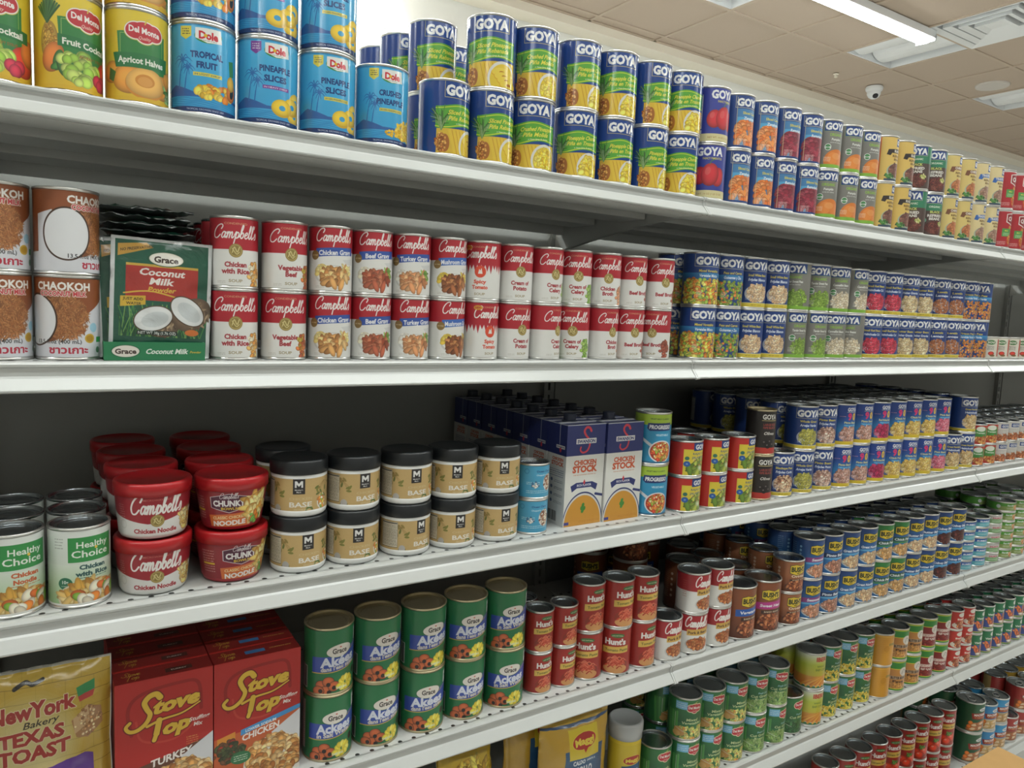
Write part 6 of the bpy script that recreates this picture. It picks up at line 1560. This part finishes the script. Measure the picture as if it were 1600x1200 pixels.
def stove_front(kind):
    def f(c):
        H = c.h; c.rect(-c.w / 2, 0, c.w / 2, H, '#b3201c')
        c.line(spline([(-44, 78), (-48, 40), (-30, 20), (20, 14), (44, 20), (48, 60)], 6), 5, '#941512'); c.line(spline([(-38, 60), (-30, 90), (10, 98), (40, 80)], 6), 3, '#c23a2c')
        G, K = '#e3b93a', '#6a1410'
        for cc, e in ((K, 3.0), (G, 0)):
            c.line(spline([(-7, 30), (-12, 24), (-21, 26), (-27, 34), (-24, 44), (-20, 53), (-25, 64), (-36, 72), (-46, 72), (-51, 65), (-46, 59)], 6), 8.5 + e, cc, 4.5 + e)
            c.line(spline([(-24, 70), (-4, 64), (22, 61), (46, 50)], 6), 4 + e, cc, 2 + e)
            c.line([(-8, 64), (-12, 84), (-15, 93)], 8 + e, cc, 4 + e)
        c.text('tove', 16, 41, 20, G, .055, .3, 64, slope=.08, out=K, ow=1.3); c.text('op', 16, 76, 20, G, .055, .3, 38, slope=.08, out=K, ow=1.3)
        c.text('Stuffing', 46, 74, 6, '#f2ece6', .03, .15, 28, slope=.06); c.text('Mix', 44, 83, 6, '#f2ece6', .03, .15, 12)
        if kind == 't':
            c.poly([(-c.w / 2, 134), (0, 122), (c.w / 2, 104), (c.w / 2, H), (-c.w / 2, H)], '#5f3526'); c.text('TURKEY', 8, 124, 11, '#f2ece6', .035, .05, 56, slope=.16); c.text('for', -34, 133, 6, '#e0b060', .02, .2, 9); c.fine(28, 100, 44, 4, '#d89a4a', 3.4, 1.4)
        else:
            c.poly([(-c.w / 2, 118), (0, 112), (c.w / 2, 92), (c.w / 2, H), (-c.w / 2, H)], '#c2592c'); c.poly([(-26, 112), (c.w / 2, 92), (c.w / 2, 99), (-26, 121)], '#3f8fd0'); c.text('LOWER SODIUM', 4, 111.5, 4.6, '#f0f4f8', .03, 0, 46, slope=.16); c.text('CHICKEN', 4, 121, 10, '#f2ece6', .035, .05, 56, slope=.16)
            c.poly([(-60, 118), (-34, 112), (-34, 128), (-60, 134)], '#d88a2c'); c.food(-44, 142, 22, 16, 60, 4, ['#3f4a2a', '#8f2a20', '#5a3a24', '#2f3420'], 1.3)
        c.poly([(20, 128), (c.w / 2, 100), (c.w / 2, 160), (30, 150)], '#d8d8dc'); c.ell(26, 176, 48, 44, '#e4ddd2'); c.food(24, 168, 42, 34, 200, 5.2, ['#c8904c', '#b87a3a', '#dcb070', '#a8642c', '#e0bc84'], 1.35, 4, .8)
        if kind == 'c': c.ell(-26, 156, 15, 10, '#2f6f44'); c.fine(-36, 152, -16, 3, '#e0ecd8', 3.4, 1.4)
        else: c.ell(-52, 150, 20, 14, '#7a4a34')
    return f
def stove_top(kind):
    def f(c):
        H = c.h; c.rect(-c.w / 2, 0, c.w / 2, H, '#8f1c18'); script(c, 'Stove', -42, H * .42, 5, 24, '#d0a83a', th=.2); script(c, 'Top', -40, H * .68, 5, 16, '#d0a83a', th=.2)
        if kind == 't': c.rect(2, H * .45, 38, H * .75, '#4a2018'); c.text('TURKEY', 20, H * .6, 3.6, '#e0d0c8', .03, 0, 22)
        else: c.rect(-16, H * .4, 14, H * .65, '#3f7fc0'); c.text('STUFFING MIX', 38, H * .5, 3, '#e0b850', .03, 0, 34)
        c.fine(-10, H * .25, 14, 1, '#c0605a', 3, 1)
    return f
for kind, xx, w in (('t', .0740, 'turkey'), ('c', .2040, 'chicken')):
    cvf = Cv(129, 199, '#ffffff', 2.6); stove_front(kind)(cvf); cvt = Cv(129, 41, '#ffffff', 2.4); stove_top(kind)(cvt)
    me = carton('stuffing_box', .1285, .0405, .199, [print_mat('print_stuffing_front_' + kind, cvf, .38), mat('box_red', (.36, .02, .016), .45), print_mat('print_stuffing_top_' + kind, cvt, .45)])
    fv_, ff_ = boxes([(0.001, .1275, .0385, .0402, .199, .2002), (0.0005, .128, .0, .0008, .1985, .1996)])
    fl = mesh('tuck_flap', fv_, ff_, mat('box_red', (.36, .02, .016), .45))
    for q in range(5):
        y = D + .030 + q * .0425
        root = tag(link('stuffing_box', me, None, (xx, y, DECK['D'] + .0003), math.radians(rr.uniform(-.5, .5))), 'red %s stuffing mix box, %s' % (w, 'front of its column' if q == 0 else ORD[q - 1] + ' behind the front'), 'box', 'stuffing mix boxes')
        link('tuck_flap', fl, root)

# ---------------------------------------------------------------- bags and pouches
def pouch_mesh(name, w, h, T, m, nx=22, nz=26, seed=1, crumple=.0016, flat_bottom=False, back=None):
    V, Fc, UV, MI = [], [], [], []
    rn = random.Random(seed); ox = rn.random() * 50
    for side in (-1, 1):
        for j in range(nz + 1):
            for i in range(nx + 1):
                u, v = i / nx * 2 - 1, j / nz * 2 - 1
                e = (1 - abs(u) ** 2.6) ** .75 * ((1 - abs(v) ** 4) ** .8 if not (flat_bottom and v < 0) else (1 - max(0, abs(v) - .85) * 1.5))
                t = T / 2 * max(0, e)
                cr = noise.noise(Vector((u * 3.2 + ox, v * 3.8, side * 2.1))) * crumple * 2 + noise.noise(Vector((u * 9 + ox, v * 8, side))) * crumple
                x = u * w / 2 * (1 - .03 * (1 - abs(v)) ** 2 * (1 if T > .01 else 0)); z = (v + 1) / 2 * h
                V.append((x, side * (t + .0003) + cr, z))
    n = (nx + 1) * (nz + 1)
    for s_ in range(2):
        for j in range(nz):
            for i in range(nx):
                a = s_ * n + j * (nx + 1) + i
                q = [a, a + 1, a + nx + 2, a + nx + 1]; uv = [(i / nx, j / nz), ((i + 1) / nx, j / nz), ((i + 1) / nx, (j + 1) / nz), (i / nx, (j + 1) / nz)]
                if s_: q = q[::-1]; uv = uv[::-1]
                Fc.append(tuple(q)); UV.append(uv); MI.append(s_)
    rim = [j * (nx + 1) for j in range(nz + 1)] + [nz * (nx + 1) + i for i in range(1, nx + 1)] + [j * (nx + 1) + nx for j in range(nz - 1, -1, -1)] + [i for i in range(nx - 1, 0, -1)]
    for a, b in zip(rim, rim[1:] + rim[:1]):
        Fc.append((b, a, a + n, b + n)); UV.append([(0, 0)] * 4); MI.append(1)
    return mesh(name, V, Fc, [m, back or m], MI, UV, True)
def packet(c):
    H = c.h - 21; c.rect(-c.w / 2, 0, c.w / 2, c.h, '#d4d8d8'); c.rect(-57, 4, 57, c.h - 3, '#17503c')
    for i in range(70):
        a = i * 1.7; c.line([(-50 + (i * 37) % 100, H - 6), (-50 + (i * 37) % 100 + 14 * math.sin(a), H - 30 - (i * 13) % 24)], 1.2, ('#3f7f3a', '#6fa050', '#1f4a2a')[i % 3], .3)
    c.rect(-44, 36, 44, 82, '#a82a24'); c.rect(-44, 34, 44, 37, '#c8a03a'); c.poly([(-54, 10), (-20, 6), (-12, 12), (-54, 26)], '#c8963a'); c.text('NO PRESERVATIVES', -32, 14, 3.6, '#3a2c1c', .02, 0, 38, slope=.2)
    c.line(spline([(-46, 74), (-10, 70), (44, 84)], 5), 2, '#d8b03a')
    c.ell(4, 26, 23, 10, '#1f4a34'); c.ell(4, 26, 21, 9, '#e6e0d2'); c.ell(4, 26, 19, 7.6, '#f0ece2'); c.text('Grace', 4, 26.5, 8, '#3a2a26', .035, 0, 30)
    c.text('Coconut', 0, 44, 9, '#ece4dc', .035, .25, 56); c.text('Milk', 0, 56, 9, '#ece4dc', .035, .25, 30); c.text('Powder', 0, 67, 6.6, '#d8b03a', .03, .25, 34)
    c.poly([(-50, 78), (-20, 76), (-20, 88), (-50, 92)], '#d8b034'); c.text('JUST ADD', -35, 81, 3.6, '#3a3020', .02, 0, 24); c.text('WATER', -34, 87, 3.6, '#3a3020', .02, 0, 18)
    for x, y, a in ((-8, 106, .3), (34, 94, -.7)):
        c.ell(x + 4, y + 4, 27, 20, '#6a5340', a, .4); c.food(x + 6, y + 5, 20, 14, 60, 2.2, ['#7f6850', '#5a4534', '#9a8264'], 3, 3, .4); c.ell(x - 2, y, 25, 17, '#4a3828', -a); c.ell(x - 2, y, 23.5, 15.6, '#e6e8e8', -a); c.ell(x, y + 1, 17, 10, '#cfd4d6', -a)
    c.rect(-30, H - 14, 20, H - 8, '#1c2a24'); c.text('NET WT 38g (1.76 OZ)', -5, H - 11, 3.6, '#e6e8e4', .02, 0, 46); c.ell(38, H - 13, 9, 4.4, '#d8702c')
cvp = Cv(124, 157, '#ffffff', 2.8); packet(cvp)
pk_m = print_mat('print_packet', cvp, .22, .5, 0, .5)
foil = mat('foil_edge', (.34, .36, .36), .3, .6, .5, .2, 30, bump=.4)
TX, TY, TZ = .1272, D + .014, DECK['B'] + .0003
for q in range(6):
    me = pouch_mesh('milk_powder_packet', .124 - .002 * (q > 0), .157, .0085, pk_m, seed=q + 1, crumple=.0012, back=foil)
    dx = (.0065, -.004, -.006, -.002, 0, .002)[q]
    o = tag(link('milk_powder_packet', me, None, (TX + dx, TY + .014 + q * .0118, TZ + .0035)), 'green coconut milk powder packet, ' + ('front of the tray' if q == 0 else ORD[q - 1] + ' behind the front one'), 'packet', 'coconut milk powder packets')
    o.rotation_euler = (math.radians(-3 if q else -2), math.radians((2.0, -1.5, -2.5, 1, 0, -1)[q]), 0)
for q in range(5):
    me = pouch_mesh('milk_powder_packet', .122, .137, .007, pk_m, seed=q + 21, crumple=.002, back=foil)
    o = tag(link('milk_powder_packet', me, None, (TX + .004 + .007 * (q % 3 - 1), TY + .095 + .004 * (q % 2), TZ + .1635 + q * .0108)), 'dark foil packet lying flat on the standing packets, %s from below' % ORD[q], 'packet', 'packets lying on top')
    o.rotation_euler = (math.radians(-90), math.radians((-.5, .4, -.6, .5, -.6)[q]), math.radians((6, -8, 4, -5, 9)[q]))
for q in range(5):     # standing packets at the back of the tray carry the flat ones
    me = pouch_mesh('milk_powder_packet', .120, .1545, .0085, pk_m, 10, 12, seed=q + 41, back=foil)
    o = tag(link('milk_powder_packet', me, None, (TX - .004 + .003 * (q % 2), TY + .0900 + q * .0122, TZ + .0035)), 'coconut milk powder packet at the back of the tray, ' + ORD[q], 'packet', 'packets at the back of the tray')
def tray_front(c):
    H = c.h; c.rect(-c.w / 2, 0, c.w / 2, H, '#1f7a4a'); c.ell(-36, H / 2, 17, 8.4, '#14502f'); c.ell(-36, H / 2, 16, 7.6, '#e8e2d6'); c.text('Grace', -36, H / 2, 6.4, '#3a2a26', .035, 0, 25); c.text('Coconut Milk', 14, H / 2, 6.6, '#eef0e8', .035, .3, 52); c.text('Powder', 49, H / 2 + 1, 3, '#d8b03a', .03, .3, 14)
cvt = Cv(122, 24, '#ffffff', 3); tray_front(cvt)
tm = mat('tray_green', (.02, .20, .075), .5)
v, f = boxes([(-.061, .061, .001, .152, 0, .0012), (-.061, -.0600, .0002, .152, 0, .024), (.0600, .061, .0002, .152, 0, .024), (-.061, .061, .151, .152, 0, .05)])
tr = tag(link('display_tray', mesh('display_tray', v, f, tm), None, (TX, TY, TZ)), 'green cardboard display tray holding coconut milk powder packets', 'tray')
V = [(-.0611, -.0004, 0), (.0611, -.0004, 0), (.0611, -.0004, .0242), (-.0611, -.0004, .0242), (-.0611, .0008, 0), (.0611, .0008, 0), (.0611, .0008, .0242), (-.0611, .0008, .0242)]
q4 = [(0, 0), (1, 0), (1, 1), (0, 1)]
link('front_panel', mesh('front_panel', V, [(0, 1, 2, 3), (5, 4, 7, 6), (3, 2, 6, 7), (0, 3, 7, 4), (1, 5, 6, 2)], [print_mat('print_tray', cvt, .45), tm], [0, 1, 1, 1, 1], [q4] * 5), tr)

def crouton_bag(c):
    H = c.h; c.vgrad(0, H, '#c8a53c', '#b8963a')
    for i in range(12):
        c.rect(-c.w / 2, i * 17, c.w / 2, i * 17 + .7, '#8f7428'); 
        for k in range(6): c.rect(-90 + k * 34 + (i % 2) * 15, i * 17, -89.3 + k * 34 + (i % 2) * 15, i * 17 + 17, '#9a7e2c', .5)
    for i in range(10): c.ell(-14, 84, 62 - 3 * i, 62 - 4 * i, '#d8cc9c', 0, 0, .12)
    c.rect(-c.w / 2, 0, c.w / 2, 2.5, '#d4d4cc'); c.rect(c.w / 2 - 1.5, 0, c.w / 2, H, '#d8d8d0'); c.line(spline([(-30, 17), (-18, 12), (-10, 15), (2, 12)], 5), 4.6, '#1c1814', 4)
    c.poly([(-83, 6), (-54, 10), (-62, 34), (-83, 40)], '#6a4030')
    c.text('NewYork', -9, 42, 16, '#a3302a', .045, 0, 98, out='#e8dcae', ow=.9, slope=.06); c.text('Bakery', 0, 56, 7.4, '#2c2620', .01, .35, 40, slope=.08)
    c.poly([(40, 28), (62, 22), (62, 34), (42, 38)], '#2f8a4c'); c.poly([(42, 38), (62, 34), (60, 42), (44, 44)], '#b83a34')
    c.text('TEXAS', -12, 71, 15, '#a3302a', .045, 0, 76, slope=.05, out='#e0d4a4', ow=.6); c.text('TOAST', -9, 90, 15, '#a3302a', .045, 0, 84, slope=.05, out='#e0d4a4', ow=.6)
    c.poly([(34, 64), (52, 50), (70, 56), (72, 76), (54, 88), (40, 84)], '#a8784c'); c.poly([(36, 62), (54, 50), (56, 70), (38, 80)], '#cfa878'); c.food(54, 68, 16, 16, 60, 1.6, ['#b88858', '#8f5f38', '#e0c090'], 1)
    c.poly([(-60, 120), (-10, 112), (50, 104), (60, 108), (60, 134), (-60, 146)], '#5a2f8a'); c.text('CAESAR', -4, 119, 8, '#ece8f0', .035, .05, 44, slope=.1); c.text('CROUTONS', 6, 134, 10, '#e8dca0', .04, .05, 80, slope=.1); c.food(0, 170, 70, 22, 60, 9, ['#c89a58', '#a87838', '#e0bc80'], 1.1)
cvb = Cv(166, 196, '#ffffff', 2.6); crouton_bag(cvb)
o = tag(link('crouton_bag', pouch_mesh('crouton_bag', .166, .232, .05, print_mat('print_crouton', cvb, .24, .4, 0, .3), 30, 34, 5, .0022), None, (-.0105, D + .046, DECK['D'] + .004)), 'yellow bag of caesar croutons with a hang hole', 'bag')
o.rotation_euler = (math.radians(-4), 0, math.radians(-1)); o.scale = (1, 1, 1)

def bouillon_bag(c):
    H = c.h; c.rect(-c.w / 2, 0, c.w / 2, H, '#c79a2c'); c.rect(-c.w / 2, 9, c.w / 2, 14, '#24406a'); c.rect(-c.w / 2, 5, c.w / 2, 6.4, '#d8b84a'); c.rect(-40, 58, 56, 150, '#1f4f7c'); c.rect(-30, 18, 44, 78, '#e0c52c')
    c.ell(7, 44, 31, 17, '#e8d040', -.1); c.ell(7, 44, 29, 15.4, '#b8302a', -.1); c.poly([(2, 54), (20, 52), (8, 68)], '#b8302a'); c.text('Maggi', 7, 44, 12.5, '#f0d848', .045, 0, 47, slope=.07)
    c.text('CALDO', -6, 86, 9, '#e6ecf2', .045, 0, 30, sx=.7); c.text('SABOR A', 24, 85, 5, '#e6ecf2', .035, 0, 22); c.text('POLLO', 8, 103, 14, '#e6ecf2', .05, 0, 40); c.text('CALDO DE POLLO', 8, 119, 5.4, '#d8e4ee', .02, 0, 50); c.food(0, 180, 40, 22, 60, 5, ['#d8a040', '#c07a2c', '#e8c878'], 1.4)
cvb = Cv(172, 218, '#ffffff', 2.4); bouillon_bag(cvb); bb_m = print_mat('print_bouillon', cvb, .28, .3, 0, .25)
for i, (x, dy, w, h, rz, lb) in enumerate([(.912, .06, .172, .218, -2, 'mustard bouillon bag with yellow square logo and navy panel'), (.872, .135, .172, .222, 3, 'mustard and navy bouillon bag behind the front bouillon bag')]):
    o = tag(link('bouillon_bag', pouch_mesh('bouillon_bag', w, h, .07, bb_m, 26, 30, 8 + i, .0018, True), None, (x, D + dy, DECK['E'] + .003), math.radians(rz)), lb, 'bag', 'bouillon bags')
yb_m = mat('pouch_yellow', (.52, .37, .04), .25, 0, .5, .25, 12, coat=.4, bump=.5)
def amber_bag(c):
    H = c.h; c.rect(-c.w / 2, 0, c.w / 2, H, '#c8a42c'); c.ell(-6, 60, 40, 42, '#b88a24'); c.food(0, 70, 44, 46, 160, 6, ['#d8b83a', '#b8902a', '#e4cc50', '#9a741c'], 2.6); c.rect(-c.w / 2, 0, c.w / 2, 6, '#a8801c')
cvb = Cv(120, 190, '#ffffff', 2); amber_bag(cvb); ab_m = print_mat('print_amber', cvb, .25, .5, 0, .6)
for i, (x, dy, h, lb) in enumerate([(.672, .075, .205, 'shiny yellow pouch under the green cans, right one'), (.545, .08, .175, 'shiny yellow pouch under the green cans, left one')]):
    o = tag(link('snack_pouch', pouch_mesh('snack_pouch', .122, h, .055, ab_m, 22, 24, 31 + i, .0035), None, (x, D + dy, DECK['E'] + .004), math.radians(4 - 9 * i)), lb, 'bag', 'yellow pouches'); o.rotation_euler.x = math.radians(-5)

# jar of bouillon powder with a grey cap
def bouillon_jar(c):
    H = c.h; c.rect(-c.w / 2, 0, c.w / 2, H, '#dcc02c'); c.ell(8, 34, 22, 11, '#e8d040', -.08); c.ell(8, 34, 20.6, 9.6, '#b8302a', -.08); c.text('Maggi', 8, 34, 8, '#f0d848', .045, 0, 32, slope=.06); c.poly([(-16, 48), (34, 42), (34, H), (-10, H), (-16, 90)], '#1f4f7c'); c.text('CALDO', 10, 58, 6, '#e6ecf2', .04, 0, 28); c.text('POLLO', 10, 68, 8, '#e6ecf2', .05, 0, 30); c.facts(-c.w / 2 + 20, 20, 30, 70)
cvb = Cv(2 * PI * 35, 118, '#ffffff', 2.4); bouillon_jar(cvb); jm = print_mat('print_bouillon_jar', cvb, .4)
v, f, u = lathe([(0, .002), (.030, .002), (.034, 0), (.0355, .006), (.0355, .138), (.033, .145), (.033, .15)], 40); jb = mesh('jar_body', v, f, mat('jar_yellow', (.62, .47, .04), .4), smooth=True)
v, f, u = lathe([(.0358, .012), (.0358, .13)], 40); jl = mesh('label', v, f, jm, None, u, True)
v, f, u = lathe([(.035, .138), (.0375, .139), (.0375, .150), (.0382, .152), (.0382, .171), (.036, .1745), (.033, .1755), (.031, .1735), (0, .1735)], 40); jc = mesh('lid', v, f, mat('cap_grey', (.34, .35, .35), .25, coat=.3), smooth=True)
for i, (x, dy, lb) in enumerate([(1.055, .059, 'yellow bouillon jar with grey cap beside the mustard bag'), (1.012, .155, 'bouillon jar with grey cap standing behind the front jar')]):
    root = tag(link('bouillon_jar', jb, None, (x, D + dy, DECK['E'] + .0003), math.radians(-22)), lb, 'jar', 'bouillon jars'); link('label', jl, root); link('lid', jc, root)

# cardboard box standing in the aisle, lower right corner
bx = tag(link('cardboard_box', mesh('cardboard_box', *boxes([(0, .44, 0, .36, 0, .372)]), mat('cardboard', (.50, .30, .12), .8, 0, .2, .08, 30)), None, (1.868, .55, 0.0005)), 'tan cardboard box in the aisle by the lowest shelf', 'box')
fv_, ff_ = boxes([(0, .44, -.001, .178, .372, .376), (0, .44, .182, .361, .372, .376)])
link('flap', mesh('flap', fv_, ff_, mat('cardboard', (.50, .30, .12), .8)), bx)
fv_, ff_ = boxes([(0.0, .44, .155, .205, .3761, .3765)]); link('tape', mesh('tape', fv_, ff_, mat('tape_tan', (.46, .32, .16), .3)), bx)
